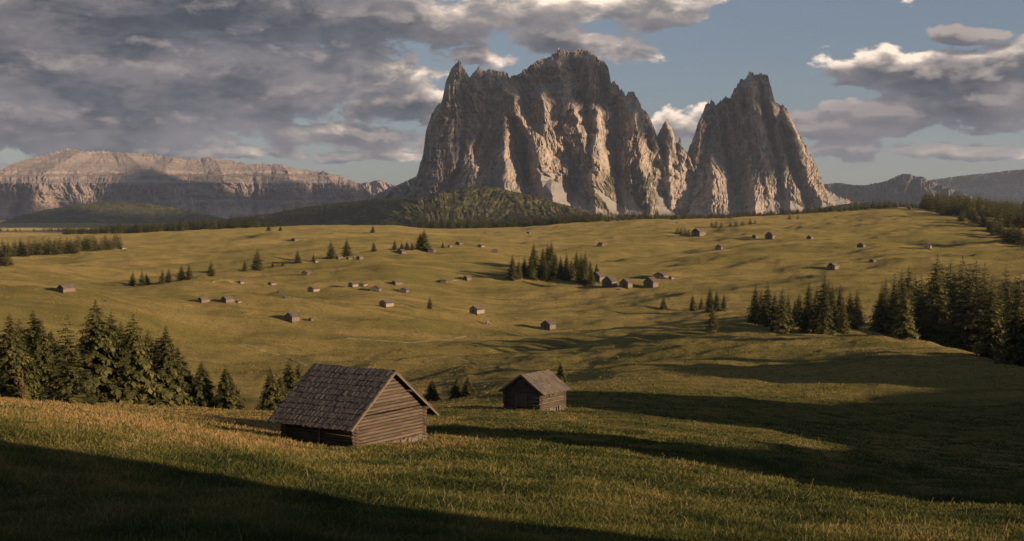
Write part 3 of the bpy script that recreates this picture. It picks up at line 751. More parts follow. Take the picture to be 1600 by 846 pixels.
KINDS = {}
def kind(name, n, mat, **kw):
    L = []
    for i in range(n):
        V, T = spruce_arrays(hash_name(name) + i * 7, **kw)
        L.append((mesh_np('crown', V, quads_of(V), mat, attrs={'tint': T}, link_it=False), trunk_mesh(i + 3, kw.get('rad', .2) * .07)))
    KINDS[name] = L
def hash_name(n): return sum(ord(c) for c in n)
kind('near', 6, SPRUCE, whorls=50, per=9, stations=17, rad=.30, tw=.74)
kind('mid', 8, SPRUCE, whorls=38, per=8, stations=10, rad=.21, tw=.9)
kind('slim', 4, SPRUCE, whorls=32, per=7, stations=8, rad=.165, tw=1.25)
kind('far', 5, SPRUCE, whorls=20, per=6, stations=4, rad=.20, tw=1.6, hang=True)
kind('sapling', 1, LARCH, whorls=24, per=5, stations=9, rad=.30, tw=.8, sparse=.25, hang=False)
kind('airy', 2, SPRUCE, whorls=30, per=6, stations=11, rad=.25, tw=.95, sparse=.15)

trng = random.Random(5)
def tree(x, y, z, h, kd, label, group=None, wide=1.0, name='spruce_tree'):
    cm, tm = trng.choice(KINDS[kd])
    w = wide * trng.uniform(1.1, 1.38) * h * (1.25 if kd == 'far' else 1.0)
    o = empty(name, (x, y, z - .02 * h), trng.uniform(0, 6.28), (w, w, h))
    tag(o, label, 'tree', group)
    link(bpy.data.objects.new('crown', cm), o); link(bpy.data.objects.new('trunk', tm), o)
    return o

def tree_px(px, base, top, kd, label, group=None, r=None, wide=1.0, name='spruce_tree', rmin=20):
    x, y, z, rr = spot(px, r) if r else hit(px, base, rmin)
    h = float(ray(px, top)[1]) * rr - z
    return tree(x, y, z, max(h, 1.0), kd, label, group, wide, name)

# spruces standing behind the near crest on the left  (px, radius, top row, kind, width, wording)
NEARL = [
 (13, 150, 486, 'near', 1.0, 'dark spruce cut by the left edge of the picture, in the near group'),
 (50, 158, 482, 'near', 1.0, 'dark spruce behind the thin pale sapling on the left'),
 (78, 165, 512, 'near', .9, 'shorter dark spruce in the gap between the second and third big near spruces'),
 (104, 140, 490, 'airy', 1.2, 'wide sunlit spruce showing its bare lower trunk, in front of the near left group'),
 (148, 152, 465, 'near', 1.1, 'tallest spruce of the near left group, its top above all the others'),
 (172, 157, 484, 'near', .9, 'spruce pressed against the right side of the tallest near left spruce'),
 (207, 152, 488, 'near', 1.0, 'pointed olive green spruce right of the middle of the near left group'),
 (230, 165, 512, 'near', .9, 'dark spruce half hidden behind the middle of the near left group'),
 (258, 156, 507, 'near', .95, 'dark spruce with a sharp tip near the right end of the big left group'),
 (276, 160, 538, 'near', .95, 'lower dark spruce leaning into the right end of the big left group'),
 (128, 162, 520, 'near', 1.0, 'low dark spruce filling the shade beneath the tallest near left spruce'),
 (64, 152, 500, 'near', .9, 'dark spruce squeezed between the sapling and the wide sunlit spruce'),
 (188, 160, 500, 'near', 1.0, 'dark spruce filling the gap right of the tallest near left spruce'),
 (244, 158, 525, 'near', 1.0, 'low dark spruce in front of the sharp-tipped one near the group end'),
 (28, 165, 496, 'near', 1.1, 'dark spruce between the first two big spruces at the left edge'),
 (290, 160, 575, 'near', 1.1, 'small low spruce closing the right end of the big left group'),
 (436, 160, 585, 'near', 1.2, 'low bushy spruce just left of the large cabin roof'),
 (313, 158, 561, 'near', 1.0, 'small dark spruce first to the right of the big left group'),
 (351, 156, 570, 'near', 1.05, 'small dark spruce between the left group and the large cabin, standing apart'),
 (421, 154, 572, 'near', 1.0, 'small spruce touching the left end of the large cabin roof'),
 (450, 165, 560, 'near', .9, 'olive spruce rising behind the left end of the large cabin roof'),
 (466, 172, 563, 'near', .8, 'slim spruce just above the roof ridge of the large cabin'),
 (675, 188, 592, 'near', 1.1, 'small dark spruce beside the right eave of the large cabin'),
 (714, 186, 588, 'near', 1.15, 'left one of two dark young spruces standing between the two cabins'),
 (730, 184, 587, 'near', 1.15, 'right one of two dark young spruces standing between the two cabins'),
 (876, 225, 563, 'near', .9, 'small spruce just behind the roof of the smaller cabin'),
]
for px, r, top, kd, wd, lab in NEARL:
    tree_px(px, None, top, kd, lab, 'near spruces around the cabins', r=r, wide=wd)
tree_px(32, None, 575, 'sapling', 'thin pale golden sapling with sparse branches at the left edge of the near grass', r=116, name='sapling')

ORD = ['first', 'second', 'third', 'fourth', 'fifth', 'sixth', 'seventh', 'eighth', 'ninth', 'tenth', 'eleventh', 'twelfth', 'thirteenth', 'fourteenth', 'fifteenth', 'sixteenth',
       'seventeenth', 'eighteenth', 'nineteenth', 'twentieth', 'twenty-first', 'twenty-second', 'twenty-third', 'twenty-fourth', 'twenty-fifth', 'twenty-sixth', 'twenty-seventh', 'twenty-eighth', 'twenty-ninth', 'thirtieth']
def stand(lst, kd, phrase, group, wide=1.0, rmin=20, dr=None):
    lst = sorted(lst)
    for i, it in enumerate(lst):
        px, base, top = it[:3]
        tree_px(px, base, top, kd if len(it) < 4 else it[3], phrase % ORD[i], group, wide=wide, rmin=rmin, r=it[4] if len(it) > 4 else None)
# right-hand stand
stand([(1181,505,440),(1189,500,452),(1248,508,456),(1328,512,453),(1231,512,458),(1294,512,436),(1199,510,438),(1211,506,452),(1222,520,445),(1241,508,468),(1259,520,472),(1264,505,435),(1276,512,446),(1288,523,421),(1300,515,440),(1312,505,442),(1318,521,466),(1339,508,450)],
      'mid', '%s spruce from the left in the dark stand on the middle right slope', 'spruces of the middle right stand', .95, 250)
stand([(1378,520,440),(1384,512,432),(1408,514,418),(1429,516,428),(1470,522,410),(1484,524,404),(1508,530,415),(1570,545,412),(1585,550,430),(1524,538,404),(1388,518,456),(1397,522,425),(1414,528,438),(1419,516,411),(1439,526,424),(1452,520,436),(1463,535,394),(1478,526,428),(1490,530,420),(1502,546,397),(1514,549,409),(1526,540,430),(1537,556,408),(1549,561,424),(1562,552,440),
       (1575,560,436),(1592,571,421),(1606,572,415),(1622,574,420)],
      'mid', '%s spruce from the left in the tall dark stand at the right edge', 'tall spruces at the right edge', 1.05, 230)
stand([(1082,486,458),(1096,484,462),(1109,487,447),(1120,486,452),(1131,486,458)], 'mid', '%s spruce from the left in the small dark clump left of the middle right stand', 'small clump of spruces', 1.0, 380)
tree_px(1113, 521, 474, 'airy', 'lone sunlit young spruce on the slope in front of the small dark clump', rmin=250)
tree_px(1037, 483, 462, 'mid', 'tiny dark spruce standing alone below the five grouped huts', rmin=380, wide=1.2)
# mid-meadow clump
stand([(801,438,396),(811,436,404),(820,434,398),(830,437,395),(834,420,376),(843,434,410),(848,428,384),(856,424,378),(862,424,374),(868,432,392),(853,438,402),(876,436,398),(885,438,394),(893,436,402),(901,436,390),(908,442,393),(915,442,391),(922,440,404),(932,428,410),(925,445,418),(912,446,415)],
      'mid', '%s spruce from the left in the dark clump beside the grouped huts', 'spruces of the mid-meadow clump', 1.05, 400)
# line of spruces in the fold on the left
lone = [(208,447,422,'left of two spruces touching at the left end of the tree line in the fold'),(222,447,420,'taller dark spruce second in the tree line in the fold'),(229,446,425,'small spruce at the foot of the second one in the tree line in the fold'),
 (254,442,419,'left half of a dense pair of spruces in the tree line in the fold'),(264,442,418,'right half of a dense pair of spruces in the tree line in the fold'),
 (284,438,412,'left one of two slim spruces side by side in the fold'),(296,437,410,'right one of two slim spruces side by side in the fold'),
 (330,432,407,'single spruce halfway along the tree line in the fold'),(383,424,405,'small spruce left of the tallest one in the tree line'),
 (403,423,386,'tallest spruce of the tree line in the fold'),(426,418,408,'very small spruce just right of the tallest in the tree line'),(442,416,407,'tiny spruce in the gap of the tree line'),
 (465,412,388,'medium spruce above the pale stone heap on the slope'),(490,409,395,'small spruce beside the little pale hut in the tree line'),
 (517,405,374,'left of two tall spruces on the upper part of the tree line'),(542,401,372,'right of two tall spruces on the upper part of the tree line'),
 (584,393,377,'small spruce right of the two tall ones'),(617,391,373,'pointed spruce left of the dense knot of trees'),(628,391,378,'low spruce in the dense knot of trees'),(636,391,375,'middle spruce in the dense knot of trees'),
 (644,391,377,'right-hand low spruce in the dense knot of trees'),(657,390,362,'tall dark spruce ending the knot of trees'),(663,390,357,'broad tallest spruce at the right end of the knot of trees'),
 (692,388,377,'tiny lone spruce right of the knot of trees'),(583,364,352,'lone far spruce on the bright meadow beneath the plateau'),(672,483,462,'lone spruce on the open mid meadow between scattered huts'),
 (438,361,352,'tiny far spruce right of the forest belt on the left'),(420,361,350,'dark far spruce at the end of the forest belt on the left')]
for px, b, tp, lab in lone:
    tree_px(px, b, tp, 'slim' if tp > 372 else 'mid', lab, 'single spruces of the open meadow', rmin=380, wide=1.5)

# ------------------------------------------------------------------ forests
def forest_mass(name, pts, label, kd='far', wide=1.3):
    """one mesh of many small spruces; pts: x, y, z, h"""
    rng = np.random.RandomState(len(pts))
    src = [spruce_arrays(900 + i, whorls=12, per=6, stations=2, rad=.22, tw=1.5, hang=True) for i in range(4)]
    VV = []; TT = []
    for (x, y, z, h) in pts:
        V, T = src[rng.randint(4)]
        a = rng.uniform(0, 6.28); c, s_ = math.cos(a), math.sin(a); w = h * wide * rng.uniform(.85, 1.2)
        P = np.stack([(V[:, 0] * c - V[:, 1] * s_) * w + x, (V[:, 0] * s_ + V[:, 1] * c) * w + y, V[:, 2] * h + z], -1)
        VV.append(P); TT.append(np.clip(T * .7 + rng.uniform(-.15, .35), 0, 1))
    VV = np.concatenate(VV)
    o = mesh_np(name, VV, quads_of(VV), SPRUCE, attrs={'tint': np.concatenate(TT)})
    tag(o, label, 'forest', kind='stuff'); return o

rngf = np.random.RandomState(4)
FOREST_N = 0
def far_tree(px, r, h, label, group, base=None):
    x, y, z, rr = spot(px, r)
    tree(x, y, z, h, 'far', label, group, 1.15)
# left woodland strip on the meadow (0..185)
G1 = 'spruces of the left woodland strip'
for i in range(46):
    px = 2 + i * 4.1 + rngf.uniform(-2, 2); lab = 'dark spruce in the woodland strip on the left meadow'
    base = np.interp(px, [0, 60, 120, 185], [402, 400, 396, 389]) + rngf.uniform(-3, 0)
    x, y, z, rr = hit(px, base, 900); h = (25 + rngf.uniform(-4, 4)) / F * rr * (.85 if px > 150 else 1)
    tree(x, y, z, h, 'far', lab, G1, 1.1)
for i in range(5):
    px = -4 + i * 4.5; x, y, z, rr = hit(px, 415 + rngf.uniform(-1, 1), 800)
    tree(x, y, z, 26 / F * rr, 'far', '%s spruce from the left in the low clump below the woodland strip' % ORD[i], 'spruces of the left edge clump', 1.1)
# individually visible spruces of the belt on the skyline, right half
for i in range(52):
    px = 945 + i * 8.9 + rngf.uniform(-3, 3); r = 1770 + rngf.uniform(0, 60)
    base_r = spot(px, r)
    h = (rngf.uniform(9, 15) * (1.15 if px > 1290 else .9)) / F * r
    tree(base_r[0], base_r[1], base_r[2], h, 'far', 'small dark spruce in the belt along the skyline under the right peak', 'spruces along the skyline', 1.25)
# right-hand wood: front trees
G3 = 'spruces at the front of the right-hand wood'
for i in range(44):
    t_ = i / 43; px = 1468 + t_ * 145 + rngf.uniform(-4, 4)
    base = np.interp(px, [1468, 1500, 1540, 1570, 1610], [333, 342, 358, 376, 388]) + rngf.uniform(-9, 3)
    x, y, z, rr = hit(px, base, 900, 1790); h = np.interp(px, [1468, 1540, 1610], [11, 19, 27]) * rngf.uniform(.85, 1.2) / F * rr
    tree(x, y, z, h, 'far', 'dark spruce along the front edge of the wood on the right-hand hill', G3, 1.2)
# bushes and young trees around the far barn
for i, (px, b, tp) in enumerate([(1112,355,346),(1119,356,344),(1127,356,346),(1141,354,346),(1150,354,343),(1160,353,344),(1172,351,341),(1180,350,343),(1234,343,335),(1246,342,336),(1058,366,355),(1064,366,356),(1070,367,356),(1076,367,357),(1500,346,334)]):
    tree_px(px, b, tp, 'far', (('%s small dark spruce from the left in the loose row above the far barn' % ORD[i]) if px > 1090 else ('%s young tree from the left in the little clump beside the far barn' % ORD[i - 10])) if px < 1490 else 'lone young spruce at the edge of the right-hand wood',
            'young trees near the far barn' if px < 1490 else None, rmin=900, wide=1.5)
pts = []
for i in range(1900):                                          # wood on the right-hand hill
    px = 1440 + 260 * rngf.rand(); lo = np.interp(px, [1440, 1500, 1540, 1570, 1610, 1700], [326, 338, 352, 370, 384, 400])
    a_, s_ = ray(px, 400); r = rngf.uniform(1250, 2100) if px > 1560 else rngf.uniform(1500, 2100)
    x, y = r * math.sin(a_), r * math.cos(a_); z = float(ground(x, y))
    yy = float(HORIZ - (z / r) * F)
    if yy > lo: continue
    pts.append((x, y, z, rngf.uniform(12, 25)))
forest_mass('forest', pts, 'dense dark spruce wood covering the hill at the right edge', wide=1.15)
pts = []
for i in range(520):                                          # belt beneath the plateau on the left
    px = rngf.uniform(100, 430); r = rngf.uniform(1880, 2040); x, y, z, _ = spot(px, r); pts.append((x, y, z, rngf.uniform(9, 15) + (4 if 170 < px < 400 else 0)))
for i in range(700):
    px = rngf.uniform(650, 940); r = rngf.uniform(1860, 2060); x, y, z, _ = spot(px, r); pts.append((x, y, z, rngf.uniform(9, 17)))
for i in range(500):
    px = rngf.uniform(930, 1460); r = rngf.uniform(1930, 2080); x, y, z, _ = spot(px, r); pts.append((x, y, z, rngf.uniform(8, 13)))
for i in range(160):
    px = rngf.uniform(420, 650); r = rngf.uniform(1900, 2080); x, y, z, _ = spot(px, r); pts.append((x, y, z, rngf.uniform(4, 9)))
forest_mass('forest', pts, 'dark spruce belt along the far edge of the meadow below the mountains')
def on_hill(HG, n, hmin, hmax, thr, seed, cond=None):
    X, Y, RRR = HG; out = []; rg = np.random.RandomState(seed)
    for i in range(n):
        a_ = rg.randint(X.shape[0]); b_ = rg.randint(X.shape[1]); px, py, r = X[a_, b_], Y[a_, b_], RRR[a_, b_]
        if cond and not cond(px, py): continue
        if perlin(px / 24, py / 9, seed) + perlin(px / 7, py / 3, seed + 1) * .5 < thr: continue
        az, s_ = ray(px, py); out.append((r * math.sin(az), r * math.cos(az), float(s_) * r - 1, rg.uniform(hmin, hmax)))
    return out
forest_mass('forest', on_hill(HILL_C[0:3], 3600, 9, 17, .26, 5), 'scattered spruces over the knoll in front of the big mountain')
forest_mass('forest', on_hill(HILL_B[0:3], 4200, 12, 22, -.25, 6) + on_hill(HILL_A[0:3], 1500, 16, 30, .1, 7), 'spruce woods on the dark foothills under the plateau')
forest_mass('forest', on_hill(HILL_D[0:3], 1800, 12, 22, -.2, 8), 'spruce woods at the foot of the right peak')

# ------------------------------------------------------------------ log cabins
def log_cabin(name, W, L, hw, hr, ov=(1.0, 1.0, .5, .6), logd=.2, shw=.16, course=.52, roofm=None, wallm=None, detail=2, door=None, drop=.7, z0=.1):
    """gable wall runs along local x at y=0; the ridge runs along y"""
    roofm = roofm or SHING; wallm = wallm or LOGX
    root = empty(name, (0, 0, 0))
    rs = np.random.RandomState(int(W * 100)); np.random.seed(int(W * 100 + L * 10))
    slope = (hr - hw) / (W / 2); ext = .26 if detail > 1 else .16
    n = int(hw / logd)
    for wi, (p0, p1) in enumerate([((0, 0), (W, 0)), ((0, L), (W, L)), ((0, 0), (0, L)), ((W, 0), (W, L))]):
        mb = MB(); d = np.array(p1, float) - np.array(p0, float); ln = np.linalg.norm(d); d /= ln
        off = 0 if wi < 2 else logd / 2
        for k in range(-2 if detail > 1 else -1, n + 1):
            z = z0 + off + (k + .5) * logd
            r = logd * (.485 * rs.uniform(.86, 1.06) if detail > 1 else .53)
            if z > hw + logd * .6 or (wi >= 2 and z + r > hw - .03): continue
            lim = (hw - z - r - .04) / slope if wi < 2 else 9.0      # keep the ends under the roof
            e0 = min(ext * rs.uniform(.7, 1.25), lim); e1 = min(ext * rs.uniform(.7, 1.25), lim)
            a = (p0[0] - d[0] * e0, p0[1] - d[1] * e0, z + rs.uniform(-.012, .012)); b = (p1[0] + d[0] * e1, p1[1] + d[1] * e1, z + rs.uniform(-.012, .012))
            mb.log(a, b, r, None, 8 if detail > 1 else 5, .012 if detail > 1 else .0, rs.uniform(0, .6), 5 if detail > 1 else 1)
        if detail > 1:                                        # added inner panel that darkens the log gaps like shade
            c_ = (np.array(p0, float) + np.array(p1, float)) / 2; inn = [(0, .05), (0, -.05), (.05, 0), (-.05, 0)][wi]
            mb.box((c_[0] + inn[0], c_[1] + inn[1], (hw - .2) / 2), (ln - .1, .05, hw) if wi < 2 else (.05, ln - .1, hw), None, 0)
        if wi < 2:                                            # gable above the plate
            z = z0 + n * logd + logd * 1.5
            while z < hr - .15:
                half = (hr - z) / slope
                mb.log((W/2 - half + .02, p0[1], z), (W/2 + half - .02, p0[1], z), logd * .52 * rs.uniform(.9, 1.05), None, 8 if detail > 1 else 5, .01 if detail > 1 else 0, rs.uniform(0, .6), 4 if detail > 1 else 1)
                z += logd
        mb.build('wall', wallm, root, smooth=detail > 1)
    # purlins
    for (x, z) in ([(W/2, hr - .16), (0, hw - .16), (W, hw - .16), (W*.25, (hw + hr)/2 - .12), (W*.75, (hw + hr)/2 - .12)] if detail > 1 else [(W/2, hr - .12)]):
        mb = MB(); mb.log((x, -ov[2] * .9, z), (x, L + ov[3] * .9, z), .10, .09, 8 if detail > 1 else 5, .01, .3, 5); mb.build('purlin', wallm, root, smooth=True)
    # roof slopes
    for sgn in (-1, 1):
        o = ov[0] if sgn < 0 else ov[1]
        run = W / 2 + o; ln = run * math.hypot(1, slope); ux = np.array([sgn / math.hypot(1, slope), 0, -slope / math.hypot(1, slope)])
        nrm = np.array([sgn * slope / math.hypot(1, slope), 0, 1 / math.hypot(1, slope)]); uy = np.array([0, 1.0, 0])
        M = np.stack([ux, uy, nrm], 1); top = np.array([W / 2, 0, hr + .02])
        y0, y1 = -ov[2], L + ov[3]
        mb = MB()
        mb.box(top + ux * (ln / 2) + uy * (y0 + y1) / 2 + nrm * (-.02), (ln - .06, y1 - y0 - .08, .05), M, .1)
        nc = max(3, int(round(ln / course)))
        for c in range(nc):
            c0 = ln * c / nc; cl = ln / nc * (1.28 if c < nc - 1 else 1.05)
            y = y0
            while y < y1 - .02:
                w_ = min(shw * rs.uniform(.6, 1.5), y1 - y)
                jl = rs.uniform(-.05, .06) * (1 if detail > 1 else .5)
                ctr = top + ux * (c0 + cl / 2 + jl) + uy * (y + w_ / 2) + nrm * (.035 + rs.uniform(-.006, .012))
                tilt = R(-3.2 + rs.uniform(-1.2, 1.0)) * -1
                ct, st = math.cos(tilt), math.sin(tilt)
                M2 = M @ np.array([[ct, 0, -st], [0, 1, 0], [st, 0, ct]]) @ np.array([[1, rs.uniform(-.02, .02), 0], [0, 1, 0], [0, rs.uniform(-.05, .05), 1]])
                mb.box(ctr, (cl, w_ * .96, .022 if detail > 1 else .04), M2, rs.uniform(0, .8) ** 1.5)
                y += w_
        rf = mb.build('roof', roofm, root)
        if detail > 1:
            for yy in (y0 + .02, y1 - .02):
                b = MB(); b.box(top + ux * (ln / 2 - .03) + uy * yy + nrm * (-.075), (ln - .02, .045, .13), M, .75); b.build('barge_board', wallm, rf)
            b = MB()
            yy = y0 + .45
            while yy < y1 - .3:
                b.log(top + ux * .1 + uy * yy + nrm * -.1, top + ux * (ln - .04) + uy * yy + nrm * -.1, .045, .04, 6, .004, .3, 3); yy += .95
            b.build('rafters', DARKWOOD, root)
    # footing stones
    mb = MB()
    for (p0, p1) in (((0, 0), (W, 0)), ((W, 0), (W, L)), ((0, L), (W, L)), ((0, 0), (0, L))):
        k = int(math.hypot(p1[0]-p0[0], p1[1]-p0[1]) / (.38 if detail > 1 else 1.2)) + 1
        for i in range(k + 1):
            t_ = i / k; cx = p0[0] + (p1[0]-p0[0]) * t_; cy_ = p0[1] + (p1[1]-p0[1]) * t_
            sz = rs.uniform(.2, .42) if detail > 1 else .8
            mb.box((cx + rs.uniform(-.08, .08), cy_ + rs.uniform(-.08, .08), -.16 + rs.uniform(-.06, .05)), (sz, sz * .8, .45 if detail > 1 else .8), None, .5, jit=.05 if detail > 1 else 0)
    mb.build('foundation', STONE, root)
    if door:
        kind_, c0, dw, dh = door
        d = MB(); bw = .16
        k = int(dw / bw)
        for i in range(k):
            d.box((c0 - dw/2 + (i + .5) * dw / k, -.15, .25 + dh/2), (dw / k * .93, .05, dh), None, rs.uniform(0, .4))
        d.box((c0, -.19, .25 + dh*.22), (dw, .04, .09), None, .2); d.box((c0, -.19, .25 + dh*.8), (dw, .04, .09), None, .2)
        dr = d.build('door', DARKWOOD, root)
        p = MB()
        for sx in (-1, 1): p.box((c0 + sx * (dw/2 + .06), -.16, .2 + dh/2), (.11, .12, dh + .15), None, .9)
        p.build('door_frame', wallm, dr)
        if detail > 1:
            h = MB(); h.box((c0 + dw*.32, -.235, .25 + dh*.5), (.03, .05, .16), None, .5); h.build('handle', DARKWOOD, dr)
            g = MB()
            for i in range(6): g.box((W/2 - .45 + i * .18, -.14, hw + .55), (.16, .05, .75), None, rs.uniform(0, .4))
            g.build('gable_hatch', DARKWOOD, root)
    return root

# large cabin
nx_, ny_ = -9.25, 82.0
c1 = log_cabin('log_cabin', 6.73, 5.42, 1.95, 4.38, ov=(.92, 1.12, .5, .62), logd=.2, shw=.13, course=.48)
c1.location = (nx_, ny_, -14.42); c1.rotation_euler = (0, 0, R(57))
tag(c1, 'large weathered log cabin with a grey shingle roof standing on the near grassy slope', 'cabin')
def strut(parent, p, q, r, name='post'):
    mb = MB(); mb.log(p, q, r, r * .9, 8, .004, .8, 3); mb.build(name, LOGX, parent, smooth=True)
strut(c1, (-.22, 2.55, -.3), (-.16, 2.5, 1.7), .09); strut(c1, (-.1, 5.3, -.5), (-.12, 5.3, 1.6), .11)
# small cabin
L0 = np.array([140 * .0, 0])
n2 = np.array([45 / F * 140, 140.0]); left2 = n2 - 4.19 * np.array([.839, -.545])
c2 = log_cabin('log_cabin', 4.19, 4.47, 2.05, 3.5, ov=(.62, .62, .45, .45), logd=.19, course=.5, shw=.17, roofm=SHINGB, door=('d', 1.95, 1.0, 1.35))
c2.location = (left2[0], left2[1], float(ray(845, 643)[1]) * 140 + .05); c2.rotation_euler = (0, 0, R(-33))
tag(c2, 'small log cabin with brown roof and plank door in its shaded gable', 'cabin')
strut(c2, (4.19 + .18, 1.5, 1.25), (4.19 + .18, 1.5, 2.0), .06); strut(c2, (4.19 + .18, 2.2, 1.35), (4.19 + .18, 2.9, 1.55), .05)

# ------------------------------------------------------------------ distant hay huts, copied from a few built ones
def copy_tree(o):
    c = o.copy(); sc.collection.objects.link(c)
    for ch in o.children:
        d = ch.copy(); sc.collection.objects.link(d); d.parent = c
        for g in ch.children:
            e = g.copy(); sc.collection.objects.link(e); e.parent = d
    return c
PROTO = {
 'a': log_cabin('hay_hut', 4.6, 5.0, 2.1, 3.5, ov=(.5, .5, .35, .35), logd=.36, shw=.9, course=1.3, wallm=LOGMID, detail=1, door=('d', 2.3, 1.2, 1.5)),
 'w': log_cabin('hay_hut', 4.4, 7.2, 1.8, 3.0, ov=(.4, .4, .3, .3), logd=.36, shw=1.1, course=1.2, roofm=SHINGB, wallm=LOGMID, detail=1, door=('d', 2.2, 1.1, 1.4)),
 'p': log_cabin('hay_hut', 4.3, 6.2, 1.9, 2.9, ov=(.35, .35, .25, .25), logd=.4, shw=1.0, course=1.2, roofm=SHINGB, wallm=LOGPALE, detail=1, door=('d', 2.1, 1.1, 1.4)),
}
used = set()
def hut(px, base, wpx, hpx, k, label, rot=0.0, rmin=380):
    x, y, z, r = hit(px, base, rmin)
    p = PROTO[k]
    o = p if k not in used else copy_tree(p); used.add(k)
    dims = {'a': (4.6, 5.0, 3.5), 'w': (4.4, 7.2, 3.0), 'p': (4.3, 6.2, 2.9)}[k]
    ang = R(-33 + rot); ww = abs(dims[0] * math.cos(ang)) + abs(dims[1] * math.sin(ang)) + .7
    s_ = wpx / F * r / ww; hz = hpx / F * r / dims[2]
    hz = min(max(hz, .55 * s_), 1.5 * s_)
    c, sn = math.cos(ang), math.sin(ang)
    ox, oy = dims[0] / 2 * s_, dims[1] / 2 * s_
    o.location = (x - (ox * c - oy * sn), y + oy - (ox * sn + oy * c), z - .05); o.rotation_euler = (0, 0, ang); o.scale = (s_, s_, hz)
    zc = float(ground(*o.location[:2])); o.location[2] = min(z, zc) + .05
    tag(o, label, 'hut', 'hay huts scattered over the meadow')
HUTS = [
 (455,504,24,15,'a','dark hut, leftmost and nearest on the mid meadow, beside a tiny shed',0),
 (485,502,9,5,'a','tiny dark shed just right of the leftmost mid-meadow hut',10),
 (489,457,18,9,'p','small pale-walled hut alone above the leftmost mid-meadow hut',5),
 (424,446,13,5,'p','very low pale hut between two tree-line spruces and the pale-walled hut',0),
 (478,430,17,7,'w','brown hut with pale stones beside it on the upper slope',15),
 (493,411,8,5,'p','tiny pale hut beside a small spruce of the tree line',0),
 (551,449,16,8,'p','left hut of a touching pair in the middle of the meadow',0),
 (567,448,13,6,'p','right smaller hut of a touching pair in the middle of the meadow',10),
 (587,456,18,9,'a','dark hut just right of and below the touching pair',20),
 (620,446,18,7,'w','long low hut with a light roof above the dark one',-10),
 (631,458,16,8,'a','small hut with a gable towards the viewer, below the long low hut',15),
 (603,481,23,12,'p','bright hut with a sunlit long wall, centre of the mid meadow',0),
 (694,443,12,6,'w','half-collapsed low hut beside a pale track',25),
 (730,439,14,8,'w','small brown hut on the edge of the tree clump shadow',0),
 (745,492,24,14,'p','dark-gabled hut with a bright long wall right of the lone mid-meadow spruce',0),
 (857,516,25,15,'a','dark-gabled brown hut, lowest on the slope right of centre',0),
 (627,397,14,7,'a','small hut at the foot of the pointed spruce near the knot of trees',0),
 (675,395,13,7,'w','small brown hut right of the broad tallest tree-line spruce',20),
 (703,387,7,4,'p','tiny pale hut, left one of three in a row right of the tree line',0),
 (718,383,14,5,'w','flat dark hut, middle one of three in a row right of the tree line',0),
 (752,387,12,5,'p','tiny pale hut, right one of three in a row right of the tree line',0),
 (773,395,12,6,'a','small grey hut just left of the mid-meadow clump',30),
 (530,405,12,5,'w','left end shed of a low row below the two tall spruces',-10),(546,406,12,4,'w','middle shed of a low row below the two tall spruces',-10),(562,406,11,6,'w','right end shed of a low row below the two tall spruces',0),
 (461,377,13,5,'w','tiny hut on the bright far meadow below the left forest belt',0),
 (827,366,8,4,'w','tiny hut on the far meadow above the mid-meadow clump',0),
 (939,385,12,7,'a','small dark hut alone above the five grouped huts',10),
 (935,441,22,18,'a','hut half hidden by spruces at the right end of the clump',0),
 (953,449,25,17,'a','second hut of the group, tucked beside the clump',0),
 (979,451,22,15,'a','third hut of the group, standing in front with a pale stone beside it',0),
 (1018,450,25,17,'a','tall reddish hut at the right front of the group',0),
 (1034,436,28,10,'w','long brown hut behind the tall reddish one',10),
 (1049,437,9,5,'p','little pale shed attached at the right of the long brown hut',0),
 (1093,370,25,13,'w','broad brown barn among young trees on the far right meadow',0),
 (1124,391,14,9,'a','small dark hut below the broad far barn',10),
 (1181,373,12,6,'w','low hut just left of the dark gabled far hut',0),
 (1205,374,18,12,'a','dark gabled hut with a pointed roof on the far right meadow',0),
 (1267,374,13,6,'w','small low hut alone right of the dark gabled far hut',0),
 (1347,387,14,7,'a','small dark hut in the middle of the right-hand far meadow',0),
 (1451,390,17,10,'p','reddish-roofed hut farthest right on the far meadow',10),
 (1304,422,21,11,'w','low brown hut above the middle right stand of spruces',0),
 (1365,410,13,5,'w','flat dark shed beneath the two far right huts',0),
 (1423,328,9,6,'p','tiny pale hut on the crest of the right-hand hill against the forest',0),
 (100,458,25,12,'w','reddish brown hut with a long roof on the left spur',0),
 (317,474,18,9,'w','left one of two brown huts on the left spur crest',-8),
 (354,474,20,10,'w','right one of two brown huts on the left spur crest, with a pale end',0),
 (372,474,9,4,'p','tiny pale shed at the right end of the right spur hut',0),
 (376,444,9,5,'p','tiny pale hut below the tallest tree of the tree line',0),
 (191,390,9,4,'p','tiny pale hut at the right end of the left woodland strip',0),
]
for h_ in HUTS: hut(*h_)

# pale boulders
def boulder(px, base, w, label, rmin=380):
    x, y, z, r = hit(px, base, rmin); s_ = w / F * r / 2
    rg = np.random.RandomState(int(px * 7)); nu, nv = 12, 8
    u = np.linspace(0, 2*np.pi, nu, endpoint=False); v = np.linspace(-.3, np.pi/2, nv)
    U_, V_ = np.meshgrid(u, v); n_ = 1 + .35 * fbm(U_ * 1.3 + px, V_ * 2, 3, int(px))
    P = np.stack([np.cos(U_)*np.cos(V_)*s_*1.2*n_, np.sin(U_)*np.cos(V_)*s_*n_, np.sin(V_)*s_*.8*n_], -1).reshape(-1, 3)
    i = np.arange(nv-1)[:, None]; j = np.arange(nu)[None, :]; j2 = (j+1) % nu
    Q = np.stack([i*nu+j, i*nu+j2, (i+1)*nu+j2, (i+1)*nu+j], -1).reshape(-1, 4)
    cap = np.array([[ (nv-1)*nu + a for a in (0, 3, 6, 9)]])
    o = mesh_np('boulder', P, [Q, cap], STONE, smooth=False); o.location = (x, y, z)
    tag(o, label, 'boulder', 'pale boulders in the meadow')
